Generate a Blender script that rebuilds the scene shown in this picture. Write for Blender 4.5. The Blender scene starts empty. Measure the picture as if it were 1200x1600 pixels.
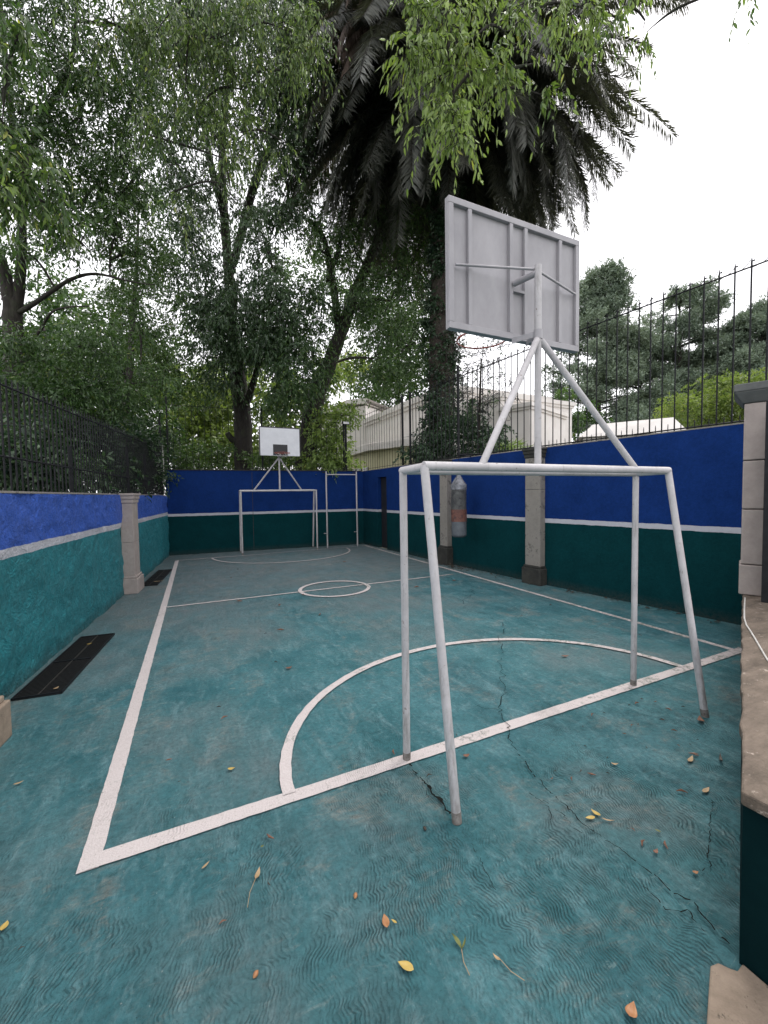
import bpy, math, random
import numpy as np
from mathutils import Vector, noise as mnoise
R = math.radians
sc = bpy.context.scene
# ---------------------------------------------------------------- camera
H = 1.7
F = 633.7                       # focal length in pixels of the 1200 px wide photograph
RM = np.array([[0.90656159, -0.03187909, 0.42086793],
               [-0.42180535, -0.03288652, 0.9060898],
               [-0.01504444, -0.99895055, -0.04326043]])   # world <- camera (right, down, forward)
cam_d = bpy.data.cameras.new('camera'); cam = bpy.data.objects.new('camera', cam_d)
sc.collection.objects.link(cam); sc.camera = cam
cam_d.sensor_fit = 'HORIZONTAL'; cam_d.sensor_width = 36; cam_d.lens = 36 * F / 1200
cam_d.clip_start = 0.05; cam_d.clip_end = 800
from mathutils import Matrix
m4 = Matrix([[RM[i][0], -RM[i][1], -RM[i][2]] for i in range(3)]).to_4x4()
m4.translation = (0, 0, H); cam.matrix_world = m4
# ---------------------------------------------------------------- sky, sun, exposure
SUN_EL, SUN_AZ = R(58), R(62)     # azimuth clockwise from +Y (towards +X): open sky side
w = bpy.data.worlds.new('World'); sc.world = w; w.use_nodes = True
nt = w.node_tree; nt.nodes.clear()
o_ = nt.nodes.new('ShaderNodeOutputWorld'); bg = nt.nodes.new('ShaderNodeBackground')
sky = nt.nodes.new('ShaderNodeTexSky'); sky.sky_type = 'NISHITA'; sky.sun_disc = False
sky.sun_elevation = SUN_EL; sky.sun_rotation = SUN_AZ; sky.air_density = 1.5; sky.dust_density = 4
mx = nt.nodes.new('ShaderNodeMix'); mx.data_type = 'RGBA'; mx.inputs[0].default_value = 0.93
cl = nt.nodes.new('ShaderNodeTexNoise'); cl.inputs['Scale'].default_value = 2.2; cl.inputs['Detail'].default_value = 4
cr = nt.nodes.new('ShaderNodeValToRGB')
cr.color_ramp.elements[0].color = (9.0, 8.9, 9.3, 1); cr.color_ramp.elements[1].color = (11.0, 10.9, 11.2, 1)
nt.links.new(cl.outputs['Fac'], cr.inputs['Fac'])
nt.links.new(sky.outputs[0], mx.inputs[6]); nt.links.new(cr.outputs[0], mx.inputs[7])
nt.links.new(mx.outputs[2], bg.inputs[0]); bg.inputs[1].default_value = 0.1
nt.links.new(bg.outputs[0], o_.inputs[0])
sl = bpy.data.lights.new('sun', 'SUN'); sl.energy = 1.4; sl.angle = R(35); sl.color = (1, 0.96, 0.9)
so = bpy.data.objects.new('sun', sl); sc.collection.objects.link(so)
sd = Vector((math.sin(SUN_AZ) * math.cos(SUN_EL), math.cos(SUN_AZ) * math.cos(SUN_EL), math.sin(SUN_EL)))
so.rotation_euler = sd.to_track_quat('Z', 'Y').to_euler()
sc.view_settings.view_transform = 'Standard'; sc.view_settings.look = 'None'
sc.view_settings.exposure = 1.0; sc.view_settings.gamma = 1
sc.cycles.max_bounces = 6; sc.cycles.diffuse_bounces = 3; sc.cycles.glossy_bounces = 2
sc.cycles.transmission_bounces = 3; sc.cycles.transparent_max_bounces = 4
C = sc.collection

# ---------------------------------------------------------------- helpers
def at(px, py, dep):
    """world point seen at a photo pixel, at a true distance dep along the view axis"""
    d = RM @ np.array([px - 600, py - 800, F]) * dep / F
    return np.array([d[0], d[1], H + d[2]])
def onz(px, py, z):
    """point on the horizontal plane at height z seen at a photo pixel"""
    d = RM @ np.array([px - 600, py - 800, F]); t_ = (z-H)/d[2]
    return (d[0]*t_, d[1]*t_, z)
def tag(o, label=None, cat=None, group=None, kind=None):
    if label: o['label'] = label
    if cat: o['category'] = cat
    if group: o['group'] = group
    if kind: o['kind'] = kind
    return o
def empty(name, loc, rz=0):
    o = bpy.data.objects.new(name, None); C.objects.link(o); o.location = loc; o.rotation_euler = (0, 0, rz)
    o.empty_display_size = 0.2
    return o
def thing(name, label, cat, loc=(0, 0, 0), rz=0, group=None):
    return tag(empty(name, loc, rz), label, cat, group)
def nrm(v):
    v = np.asarray(v, float); return v / (np.linalg.norm(v, axis=-1, keepdims=True) + 1e-9)

class MB:
    """collects shapes into one mesh"""
    def __init__(s): s.v = []; s.f = []
    def add(s, vs, fs):
        n = len(s.v); s.v += [tuple(map(float, p)) for p in vs]; s.f += [tuple(i + n for i in f) for f in fs]
    def box(s, lo, hi):
        x0, y0, z0 = lo; x1, y1, z1 = hi
        s.add([(x0,y0,z0),(x1,y0,z0),(x1,y1,z0),(x0,y1,z0),(x0,y0,z1),(x1,y0,z1),(x1,y1,z1),(x0,y1,z1)],
              [(3,2,1,0),(4,5,6,7),(0,1,5,4),(1,2,6,5),(2,3,7,6),(3,0,4,7)])
    def prism(s, poly, z0, z1):
        n = len(poly)
        a = sum(poly[i][0]*poly[(i+1)%n][1]-poly[(i+1)%n][0]*poly[i][1] for i in range(n))
        if a < 0: poly = poly[::-1]
        s.add([(x,y,z0) for x,y in poly]+[(x,y,z1) for x,y in poly],
              [tuple(range(n))[::-1], tuple(range(n,2*n))]+[(i,(i+1)%n,n+(i+1)%n,n+i) for i in range(n)])
    def obox(s, a, b, wid, z0, z1, side=0):
        """box along plan segment a-b, width wid, side -1/0/1 = which side of the line it lies"""
        a = np.array(a[:2], float); b = np.array(b[:2], float); d = nrm(b-a); n = np.array([-d[1], d[0]])
        o0 = n*wid*(-0.5+0.5*side); o1 = n*wid*(0.5+0.5*side)
        s.prism([tuple(a+o0), tuple(b+o0), tuple(b+o1), tuple(a+o1)], z0, z1)
    def tube(s, pts, rad, n=12, caps=True):
        pts = [np.array(p, float) for p in pts]; k = len(pts)
        if not hasattr(rad, '__len__'): rad = [rad]*k
        t0 = nrm(pts[1]-pts[0]); up = np.array([0,0,1.]) if abs(t0[2]) < .9 else np.array([1.,0,0])
        u = nrm(np.cross(t0, up)); vs = []; fs = []
        for i in range(k):
            t = nrm(pts[min(i+1,k-1)]-pts[max(i-1,0)])
            u = nrm(u - t*np.dot(u,t)); v = np.cross(t,u)
            for j in range(n):
                a = 2*math.pi*j/n; vs.append(pts[i]+rad[i]*(math.cos(a)*u+math.sin(a)*v))
        for i in range(k-1):
            for j in range(n):
                fs.append((i*n+j, i*n+(j+1)%n, (i+1)*n+(j+1)%n, (i+1)*n+j))
        if caps: fs += [tuple(range(n))[::-1], tuple(range((k-1)*n, k*n))]
        s.add(vs, fs)
    def lathe(s, prof, n=20, c=(0,0,0), jit=None):
        vs = []; fs = []
        for i,(r,z) in enumerate(prof):
            for j in range(n):
                a = 2*math.pi*j/n; rr = r*(1+(jit(a,z) if jit else 0)); vs.append((c[0]+rr*math.cos(a), c[1]+rr*math.sin(a), c[2]+z))
        for i in range(len(prof)-1):
            for j in range(n): fs.append((i*n+j, i*n+(j+1)%n, (i+1)*n+(j+1)%n, (i+1)*n+j))
        fs += [tuple(range(n))[::-1], tuple(range((len(prof)-1)*n, len(prof)*n))]
        s.add(vs, fs)
    def torus(s, c, r1, r2, n=40, m=8, a0=0, a1=2*math.pi):
        pts = [(c[0]+r1*math.cos(a0+(a1-a0)*i/n), c[1]+r1*math.sin(a0+(a1-a0)*i/n), c[2]) for i in range(n+1)]
        s.tube(pts, r2, m, caps=False)
    def build(s, name, m, parent=None, smooth=False, bevel=0, loc=None):
        me = bpy.data.meshes.new(name); me.from_pydata(s.v, [], s.f); me.update()
        if smooth: me.polygons.foreach_set('use_smooth', [True]*len(me.polygons))
        me.materials.append(m)
        o = bpy.data.objects.new(name, me); C.objects.link(o)
        if parent: o.parent = parent
        if loc: o.location = loc
        if smooth:
            try: me.set_sharp_from_angle(angle=R(45))
            except Exception: pass
        if bevel:
            b = o.modifiers.new('bevel', 'BEVEL'); b.width = bevel; b.segments = 2; b.limit_method = 'ANGLE'; b.angle_limit = R(40)
        return o
def tri_mesh(name, V, Fc, m, parent=None, attr=None, uv=None):
    """V (n,3), Fc (k,3 or 4) numpy arrays -> mesh object"""
    me = bpy.data.meshes.new(name); k = Fc.shape[1]
    me.vertices.add(len(V)); me.vertices.foreach_set('co', V.astype(np.float32).ravel())
    me.loops.add(Fc.size); me.loops.foreach_set('vertex_index', Fc.astype(np.int32).ravel())
    me.polygons.add(len(Fc)); me.polygons.foreach_set('loop_start', np.arange(0, Fc.size, k, dtype=np.int32))
    me.polygons.foreach_set('loop_total', np.full(len(Fc), k, dtype=np.int32))
    me.update(calc_edges=True)
    if attr is not None:
        a = me.attributes.new('tone', 'FLOAT', 'FACE'); a.data.foreach_set('value', attr.astype(np.float32))
    me.materials.append(m)
    o = bpy.data.objects.new(name, me); C.objects.link(o)
    if parent: o.parent = parent
    return o
def copy_tree(o, parent=None, name=None):
    c = o.copy(); C.objects.link(c); c.parent = parent
    for ch in list(o.children): copy_tree(ch, c)
    return c

# ---------------------------------------------------------------- materials
def S2L(c):
    return tuple(((x/255)/12.92 if x/255 <= .04045 else ((x/255+.055)/1.055)**2.4) for x in c)
class NT:
    def __init__(s, name):
        s.m = bpy.data.materials.new(name); s.m.use_nodes = True; s.t = s.m.node_tree
        s.b = s.t.nodes['Principled BSDF']; s.co = s.t.nodes.new('ShaderNodeTexCoord').outputs['Object']
    def n(s, typ, **k):
        nd = s.t.nodes.new('ShaderNode'+typ)
        for a, b in k.items(): setattr(nd, a, b)
        return nd
    def l(s, a, b): s.t.links.new(a, b)
    def noise(s, scale, detail=5, rough=.6, vec=None, dist=0, stretch=None):
        nd = s.n('TexNoise'); nd.inputs['Scale'].default_value = scale; nd.inputs['Detail'].default_value = detail
        nd.inputs['Roughness'].default_value = rough; nd.inputs['Distortion'].default_value = dist
        v = vec or s.co
        if stretch:
            mp = s.n('Mapping'); mp.inputs['Scale'].default_value = stretch; s.l(v, mp.inputs[0]); v = mp.outputs[0]
        s.l(v, nd.inputs['Vector']); return nd.outputs['Fac']
    def ramp(s, fac, stops):
        r = s.n('ValToRGB'); e = r.color_ramp.elements
        while len(e) < len(stops): e.new(0.5)
        for q, (p, c) in zip(e, stops):
            q.position = p; q.color = (c, c, c, 1) if not hasattr(c, '__len__') else (*c, 1)
        s.l(fac, r.inputs[0]); return r.outputs[0]
    def mix(s, fac, a, b, mode='MIX'):
        x = s.n('Mix', data_type='RGBA', blend_type=mode)
        for i, v in ((0, fac), (6, a), (7, b)):
            if hasattr(v, 'is_linked'): s.l(v, x.inputs[i])
            else: x.inputs[i].default_value = (*v, 1) if hasattr(v, '__len__') else v
        return x.outputs[2]
    def math(s, op, a, b=0.0):
        x = s.n('Math', operation=op)
        for i, v in ((0, a), (1, b)):
            if hasattr(v, 'is_linked'): s.l(v, x.inputs[i])
            else: x.inputs[i].default_value = v
        return x.outputs[0]
    def sep(s, v=None):
        x = s.n('SeparateXYZ'); s.l(v or s.co, x.inputs[0]); return x.outputs
    def bump(s, h, strength=.5, dist=.01, prev=None):
        b = s.n('Bump'); b.inputs['Strength'].default_value = strength; b.inputs['Distance'].default_value = dist
        s.l(h, b.inputs['Height'])
        if prev: s.l(prev, b.inputs['Normal'])
        return b.outputs[0]
    def done(s, col, rough=.7, normal=None, metal=0, spec=None):
        for k, v in (('Base Color', col), ('Roughness', rough)):
            if hasattr(v, 'is_linked'): s.l(v, s.b.inputs[k])
            else: s.b.inputs[k].default_value = (*v, 1) if hasattr(v, '__len__') else v
        if normal: s.l(normal, s.b.inputs['Normal'])
        s.b.inputs['Metallic'].default_value = metal
        if spec is not None: s.b.inputs['Specular IOR Level'].default_value = spec
        return s.m

def comb(t):
    """wavy trowel-comb grooves running along the court, in patches: 0 flat .. 1 groove, plus the patch mask"""
    x, y, z = t.sep()
    d1 = t.math('MULTIPLY', t.math('SUBTRACT', t.noise(1.0, 2, .5, stretch=(2.6, 8.5, 1)), .5), .13)
    d2 = t.math('MULTIPLY', t.math('SUBTRACT', t.noise(1.0, 2, .5, stretch=(1.1, 1.6, 1)), .5), .42)
    u = t.math('ADD', t.math('ADD', x, d1), d2)
    u = t.math('ADD', u, t.math('MULTIPLY', y, -.22))
    u = t.math('ADD', u, t.math('MULTIPLY', t.math('SUBTRACT', t.noise(7, 4, .65), .5), .05)); ph = t.math('SINE', t.math('MULTIPLY', u, 2*math.pi/.0165))
    g = t.ramp(t.math('ADD', t.math('MULTIPLY', ph, .5), .5), [(.0, 1), (.30, .35), (.62, 0)])
    near = t.n('MapRange'); near.inputs[1].default_value = 3.2; near.inputs[2].default_value = 1.2; near.inputs[3].default_value = -.13; near.inputs[4].default_value = .13
    t.l(y, near.inputs[0])
    mask = t.ramp(t.math('ADD', t.noise(1.5, 4, .6), near.outputs[0]), [(.46, .0), (.64, 1)])
    mask = t.math('MULTIPLY', mask, t.ramp(t.noise(9, 6, .7), [(.40, .03), (.60, 1)]))
    return t.math('MULTIPLY', g, mask), mask
def floor_mat():
    t = NT('court_floor_paint')
    x, y, z = t.sep()
    big = t.noise(.55, 6, .6); mid = t.noise(2.1, 9, .72, stretch=(1, .7, 1)); fine = t.noise(34, 8, .8); tiny = t.noise(190, 4, .7)
    base = t.mix(t.ramp(mid, [(.36, 0), (.64, 1)]), (.024, .104, .122), (.066, .182, .204))
    base = t.mix(t.ramp(big, [(.4, 0), (.6, .5)]), base, (.036, .165, .176))
    # dusty pale brush streaks where the paint is rubbed thin
    st = t.noise(5.5, 10, .82, stretch=(1.4, .5, 1), dist=.5)
    base = t.mix(t.ramp(st, [(.50, 0), (.66, .55)]), base, (.19, .315, .335))
    st2 = t.noise(16, 9, .85, stretch=(.5, 1.3, 1), dist=.8)
    base = t.mix(t.ramp(st2, [(.56, 0), (.68, .6)]), base, (.23, .30, .29))
    # grey-brown grime: patches, more of it towards the far end of the court where nobody sweeps
    ym = t.n('MapRange'); ym.inputs[1].default_value = 3.6; ym.inputs[2].default_value = 10.0; ym.inputs[3].default_value = .0; ym.inputs[4].default_value = .30
    t.l(y, ym.inputs[0])
    xm = t.n('MapRange'); xm.inputs[1].default_value = 1.2; xm.inputs[2].default_value = -1.2; xm.inputs[3].default_value = 0; xm.inputs[4].default_value = .07
    t.l(x, xm.inputs[0])
    g = t.math('ADD', t.math('ADD', big, ym.outputs[0]), xm.outputs[0])
    dirt = t.ramp(g, [(.50, 0), (.62, .55), (.80, .95)])
    fd = t.noise(7, 10, .82, stretch=(1, .4, 1)); dirt = t.math('MULTIPLY', dirt, t.ramp(fd, [(.32, .35), (.60, 1)]))
    col = t.mix(dirt, base, (.15, .168, .172))
    p2 = t.noise(1.9, 9, .75, stretch=(.9, .8, 1), dist=.9); p2r = t.ramp(p2, [(.52, 0), (.68, .75)])
    p2r = t.math('MULTIPLY', p2r, t.ramp(st2, [(.42, 0), (.58, 1)]))
    col = t.mix(p2r, col, (.25, .225, .19))
    # damp, mouldy darker blotches
    dk = t.ramp(t.noise(2.9, 8, .7, dist=.5), [(.54, 0), (.74, .55)]); col = t.mix(dk, col, (.016, .070, .078))
    col = t.mix(1, col, t.ramp(fine, [(.34, .62), (.5, 1.0), (.68, 1.3)]), 'MULTIPLY')
    cg, mask = comb(t)
    col = t.mix(t.math('MULTIPLY', cg, .62), col, (.012, .045, .052))
    sp = t.noise(85, 3, .6); col = t.mix(t.ramp(sp, [(.27, .75), (.32, 0)]), col, (.012, .03, .035))
    col = t.mix(t.ramp(t.noise(70, 3, .6, stretch=(1, .6, 1)), [(.70, 0), (.74, .55)]), col, (.36, .40, .39))
    h = t.math('ADD', t.math('MULTIPLY', cg, -1.6), t.math('ADD', t.math('MULTIPLY', fine, 1.5), t.math('MULTIPLY', tiny, .45)))
    nb = t.bump(h, 1.0, .0065)
    nb = t.bump(st, .7, .02, nb)
    rg = t.ramp(t.noise(3, 6, .7), [(.3, .42), (.7, .68)])
    return t.done(col, rg, nb, spec=.28)
def line_mat():
    t = NT('line_paint')
    a = t.noise(26, 8, .8); b = t.noise(2.0, 4, .6); c = t.noise(130, 3, .7)
    wear = t.math('ADD', a, t.math('MULTIPLY', t.math('SUBTRACT', b, .5), .55))
    x, y, z = t.sep()
    xm = t.n('MapRange'); xm.inputs[1].default_value = 1.2; xm.inputs[2].default_value = 5; xm.inputs[3].default_value = 0; xm.inputs[4].default_value = .13
    t.l(x, xm.inputs[0]); wear = t.math('ADD', wear, xm.outputs[0])
    col = t.mix(t.ramp(c, [(.3, 0), (.7, 1)]), (.50, .44, .425), (.62, .565, .55))
    col = t.mix(t.ramp(wear, [(.60, 0), (.70, .85)]), col, (.17, .19, .16))
    col = t.mix(t.ramp(t.noise(45, 5, .7), [(.62, 0), (.68, .6)]), col, (.22, .2, .15))
    cg, mask = comb(t); col = t.mix(t.math('MULTIPLY', cg, .35), col, (.28, .26, .25))
    h = t.math('ADD', t.math('ADD', a, c), t.math('MULTIPLY', cg, -1.2))
    return t.done(col, .75, t.bump(h, .9, .006))
def wall_mat(name, blue, teal, stripe, z0, z1, rough_amp, bscale):
    t = NT(name); x, y, z = t.sep()
    wob = t.math('MULTIPLY', t.math('SUBTRACT', t.noise(6, 4, .6), .5), .022)
    zz = t.math('ADD', z, wob)
    up = t.math('GREATER_THAN', zz, z1); lo = t.math('LESS_THAN', zz, z0)
    v1 = t.noise(3.2, 7, .7); v2 = t.noise(24, 6, .75)
    vv = t.ramp(t.math('ADD', t.math('MULTIPLY', v1, .5), t.math('MULTIPLY', v2, .5)), [(.35, .72), (.65, 1.22)])
    cb = t.mix(1, blue, vv, 'MULTIPLY'); ct = t.mix(1, teal, vv, 'MULTIPLY')
    col = t.mix(up, stripe, cb); col = t.mix(lo, col, ct)
    # scuffs and chips
    ch = t.ramp(t.noise(17, 9, .8, dist=.4), [(.69, 0), (.73, .7)])
    col = t.mix(ch, col, t.mix(1, col, (2.2, 1.9, 1.7), 'MULTIPLY'))
    # splash dirt at the foot of the wall
    ft = t.math('MULTIPLY', t.ramp(z, [(0, .8), (.16, 0)]), t.ramp(v2, [(.35, 0), (.6, 1)]))
    col = t.mix(ft, col, (.04, .045, .04))
    vo = t.noise(bscale, 8, .72, dist=2.0); vb = t.noise(bscale*3.7, 5, .7, dist=.6)
    rid = t.math('ABSOLUTE', t.math('SUBTRACT', t.noise(bscale*.9, 6, .62, dist=2.2), .5))
    h = t.math('ADD', t.math('ADD', vo, t.math('MULTIPLY', vb, .35)), t.math('MULTIPLY', rid, 1.6))
    if rough_amp > .5:
        crease_shade = t.ramp(rid, [(0, .42), (.05, 0)]); col = t.mix(t.math('MULTIPLY', crease_shade, up), col, t.mix(1, col, (.45, .45, .5), 'MULTIPLY')); col = t.mix(t.math('MULTIPLY', crease_shade, lo), col, (.006, .07, .085))  # relief shade of the render darkened into the colour along its creases
    return t.done(col, .5 if rough_amp > .5 else .9, t.bump(h, rough_amp, .045 if rough_amp > .5 else .02), spec=.4 if rough_amp > .5 else .05)
def simple(name, c1, c2, scale=8, rough=.6, bump=.2, bd=.004, metal=0, spots=None, stretch=None, spec=None, bscale=None):
    t = NT(name); a = t.noise(scale, 7, .7, stretch=stretch)
    col = t.mix(t.ramp(a, [(.3, 0), (.7, 1)]), c1, c2)
    if spots:
        sc_, lo, c3, amt = spots
        col = t.mix(t.ramp(t.noise(sc_, 8, .75), [(lo, 0), (lo+.07, amt)]), col, c3)
    nb = t.bump(t.noise(bscale or scale*6, 6, .7), bump, bd) if bump else None
    return t.done(col, rough, nb, metal, spec)
def leaf_mat(name, dark, light, trans=.35, rough=.42, yellow=None):
    t = NT(name); at_ = t.n('Attribute'); at_.attribute_name = 'tone'
    stops = [(0, dark), (.85, light)] + ([(1.0, yellow)] if yellow else [])
    col = t.ramp(at_.outputs['Fac'], stops)
    t.done(col, rough, spec=.45)
    tr = t.n('BsdfTranslucent'); t.l(t.mix(1, col, (1.25, 1.35, .6), 'MULTIPLY'), tr.inputs[0])
    ms = t.n('MixShader'); ms.inputs[0].default_value = trans
    t.l(t.b.outputs[0], ms.inputs[1]); t.l(tr.outputs[0], ms.inputs[2])
    t.l(ms.outputs[0], t.t.nodes['Material Output'].inputs[0]); return t.m
def bark_mat(name, c1, c2, st=(1, 1, .25), sc_=14):
    t = NT(name); a = t.noise(sc_, 8, .75, stretch=st); col = t.mix(t.ramp(a, [(.35, 0), (.65, 1)]), c1, c2)
    col = t.mix(t.ramp(t.noise(3, 5, .6), [(.5, 0), (.7, .5)]), col, (.05, .065, .03))
    return t.done(col, .9, t.bump(a, .9, .04))
M = {}
M['floor'] = floor_mat(); M['line'] = line_mat()
M['wall_left'] = wall_mat('rough_painted_render_lit', (.046, .135, .58), (.026, .25, .29), (.62, .62, .67), 1.19, 1.275, 1.0, 9)  # lit copy of the wall paint, open-sky light put into its colours
M['wall_right'] = wall_mat('smooth_painted_render_shaded', (.008, .031, .14), (.003, .036, .041), (.45, .45, .49), 1.145, 1.22, .25, 16)  # shaded copy of the same paint, the walls' shade put into darker colours
M['teal'] = simple('dark_teal_paint', (.0006, .011, .013), (.0016, .017, .019), 6, .85, .3, spec=.08)
M['stone'] = simple('cut_cantera_stone', (.29, .25, .23), (.40, .345, .315), 7, .85, .5, .004, spots=(9, .62, (.16, .13, .12), .55))
M['stone_old'] = simple('stained_grey_stone', (.19, .175, .155), (.29, .265, .235), 4, .9, .6, .006, spots=(4, .53, (.06, .058, .05), .75))
M['stone_black'] = simple('blackened_stone', (.012, .013, .012), (.05, .048, .04), 5, .85, .6, .006, spots=(12, .66, (.22, .21, .19), .6))
M['stone_cap'] = simple('dark_grey_capstone', (.075, .08, .08), (.14, .145, .14), 5, .9, .6, .006)
M['ledge'] = simple('worn_sandstone', (.075, .058, .042), (.20, .155, .12), 7, .9, .9, .012, spots=(14, .6, (.52, .44, .37), .7), stretch=(.6, 1.6, 1))
M['slab'] = simple('pale_sandstone', (.20, .155, .115), (.32, .25, .19), 11, .9, .8, .006, spots=(26, .6, (.05, .04, .03), .8))
M['pipe'] = simple('chalky_white_paint', (.36, .345, .35), (.50, .48, .485), 5, .5, .25, .002, spots=(24, .60, (.17, .14, .115), .75), bscale=60)
def pipe_mat():
    t = NT('chalky_white_paint'); a = t.noise(5, 7, .7); z = t.noise(7, 8, .75, stretch=(4, 4, .7)); f = t.noise(24, 8, .75); x_, y_, z_ = t.sep()
    col = t.mix(t.ramp(a, [(.3, 0), (.7, 1)]), (.37, .355, .36), (.52, .50, .505))
    lowz = t.n('MapRange'); lowz.inputs[1].default_value = 1.3; lowz.inputs[2].default_value = 0; lowz.inputs[3].default_value = -.05; lowz.inputs[4].default_value = .075; t.l(z_, lowz.inputs[0])
    col = t.mix(t.ramp(t.math('ADD', z, lowz.outputs[0]), [(.50, 0), (.66, .62)]), col, (.20, .185, .17))
    col = t.mix(t.ramp(f, [(.62, 0), (.67, .85)]), col, (.10, .065, .045))
    return t.done(col, .5, t.bump(t.noise(60, 6, .7), .35, .0025))
M['pipe'] = pipe_mat()
M['pipe_dirty'] = simple('scuffed_pipe_foot', (.09, .075, .06), (.27, .25, .235), 18, .7, .4, .003, spots=(40, .55, (.07, .06, .05), .8))
M['board'] = simple('silver_grey_paint', (.28, .27, .285), (.40, .385, .40), 3.0, .5, .15, .002, spots=(22, .70, (.22, .2, .2), .5), stretch=(1, 1, .5))
M['board_white'] = simple('white_board_paint', (.60, .61, .64), (.70, .71, .74), 6, .5, .1, .001)
M['black'] = simple('black_paint', (.008, .008, .010), (.02, .02, .024), 9, .5, .2, .002)
M['iron'] = simple('black_wrought_iron', (.006, .0065, .008), (.018, .019, .022), 14, .6, .3, .002, spec=.2)
M['crack'] = simple('dark_crack_dirt', (.006, .007, .007), (.02, .022, .02), 30, 1, 0, spec=0)
M['rust'] = simple('rusty_red_paint', (.20, .03, .02), (.36, .08, .05), 16, .6, .3, .002)
M['hole'] = simple('black_grating', (.004, .004, .004), (.012, .012, .012), 30, .6, .3, .002)
M['string'] = simple('grey_cord', (.4, .38, .35), (.6, .58, .55), 30, .8, .3, .002)
M['plaster'] = simple('cream_white_plaster', (.62, .585, .55), (.72, .69, .66), 1.2, .8, .2, .004, spots=(1.5, .6, (.5, .46, .42), .4))
M['plaster_y'] = simple('pale_yellow_plaster', (.50, .47, .30), (.60, .57, .38), 1.2, .8, .2, .004)
M['glass'] = simple('dark_window_glass', (.01, .012, .012), (.03, .034, .034), 2, .1, 0)
M['concrete'] = simple('grey_flat_roof', (.3, .3, .29), (.42, .42, .41), 2, .8, .3)
M['lamp'] = simple('floodlight_glass', (.5, .5, .48), (.7, .7, .68), 5, .2, 0)
M['bark'] = bark_mat('grey_brown_bark', (.010, .008, .007), (.045, .038, .032))
M['bark_palm'] = bark_mat('palm_trunk_bark', (.014, .011, .009), (.060, .045, .036), (1, 1, 2.2), 9)
M['leaf_near'] = leaf_mat('bright_green_leaves', (.055, .11, .032), (.30, .40, .13), .42, .36, (.40, .42, .12))
M['leaf_mid'] = leaf_mat('mid_green_leaves', (.018, .050, .016), (.095, .165, .052), .34, .32, (.20, .24, .07))
M['leaf_dark'] = leaf_mat('grey_green_leaves', (.016, .044, .019), (.090, .145, .070), .28, .30)
M['leaf_sun'] = leaf_mat('yellow_green_leaves', (.07, .125, .030), (.20, .26, .075), .45, .5, (.34, .34, .12))
M['leaf_con'] = leaf_mat('haze_paled_conifer_needles', (.085, .125, .090), (.235, .295, .215), .1, .7)  # needle colour paled to stand in for distance haze
M['leaf_ivy'] = leaf_mat('ivy_leaves', (.010, .028, .014), (.045, .09, .042), .2, .3)
M['frond'] = leaf_mat('palm_leaflets', (.042, .050, .044), (.165, .168, .145), .2, .4)
M['frond_dead'] = leaf_mat('dry_palm_leaflets', (.15, .11, .095), (.34, .26, .225), .25, .6)
M['earth'] = simple('dark_leafy_earth', (.02, .025, .012), (.06, .065, .03), 2, .95, .8, .03)

# ---------------------------------------------------------------- ground, court floor, markings
def sheet(name, poly, z, m, kind='structure'):
    o = MB(); o.add([(x, y, z) for x, y in poly], [tuple(range(len(poly)))])
    return tag(o.build(name, m), kind=kind)
sheet('ground', [(-300, -300), (300, -300), (300, 300), (-300, 300)], -.06, M['earth'])
# left wall base: x = -1.53+.089(y-4.56)
LW = lambda y: -1.53 + .089*(y-4.56)
L0, L1 = (LW(-3), -3.), (LW(13.4), 13.4)
BR = (5.25, 13.0)
RW = [(6.35, .9), (6.13, 2.66), (5.75, 5.6), (5.42, 9.3), BR]
def rwx(y):
    for (x0, y0), (x1, y1) in zip(RW, RW[1:]):
        if y <= y1: return x0+(x1-x0)*(y-y0)/(y1-y0)
    return RW[-1][0]
sheet('court_floor', [(LW(-3)-.05, -3), (6.6, -3), (6.4, .9), (6.16, 2.66), (5.78, 5.6), (5.45, 9.3), (5.3, 13.1), (-.8, 13.45)], 0, M['floor'])
X0, X1, Y0, Y1, YH = -.5, 5.11, 2.24, 12.22, 7.06
mk = MB(); rng = random.Random(4)
def strip(a, b, wd, z, jit=.0022, seg=.05):
    a = np.array(a, float); b = np.array(b, float); L = np.linalg.norm(b-a); n = max(2, int(L/seg)); d = (b-a)/L; p = np.array([-d[1], d[0]])
    vs = []; fs = []
    for i in range(n+1):
        c = a+(b-a)*i/n
        for s in (-1, 1):
            q = c+p*s*(wd/2+rng.uniform(-jit, jit)); vs.append((q[0], q[1], z))
    for i in range(n): fs.append((2*i, 2*i+1, 2*i+3, 2*i+2)[::-1])
    mk.add(vs, fs)
def arc(c, r, a0, a1, wd, z, n=72):
    vs = []; fs = []
    for i in range(n+1):
        a = a0+(a1-a0)*i/n
        for s in (-1, 1):
            q = r[0] if hasattr(r, '__len__') else r; q2 = r[1] if hasattr(r, '__len__') else r
            k = s*(wd/2+rng.uniform(-.003, .003)); vs.append((c[0]+(q+k)*math.cos(a), c[1]+(q2+k)*math.sin(a), z))
    for i in range(n): fs.append((2*i, 2*i+1, 2*i+3, 2*i+2))
    mk.add(vs, fs)
strip((X0, Y0-.045), (X0, Y1), .088, .004); strip((X1, Y0+.045), (X1, 12.6), .07, .004)
strip((X0-.044, Y0), (5.22, Y0), .092, .008); strip((X0, Y1), (1.95, Y1), .05, .008)
strip((2.0, 12.3), (5.1, 12.5), .035, .008)
strip((X0+.05, YH), (4.86, YH), .05, .008)
arc((2.3, 2.24), (1.87, 1.55), R(.8), R(179.2), .07, .012); arc((2.25, 7.02), (.62, .6), 0, 2*math.pi, .07, .012, 56)
arc((2.35, 12.22), (1.98, 1.85), R(180), R(360), .05, .012)
tag(mk.build('court_markings', M['line']), kind='structure')
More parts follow.
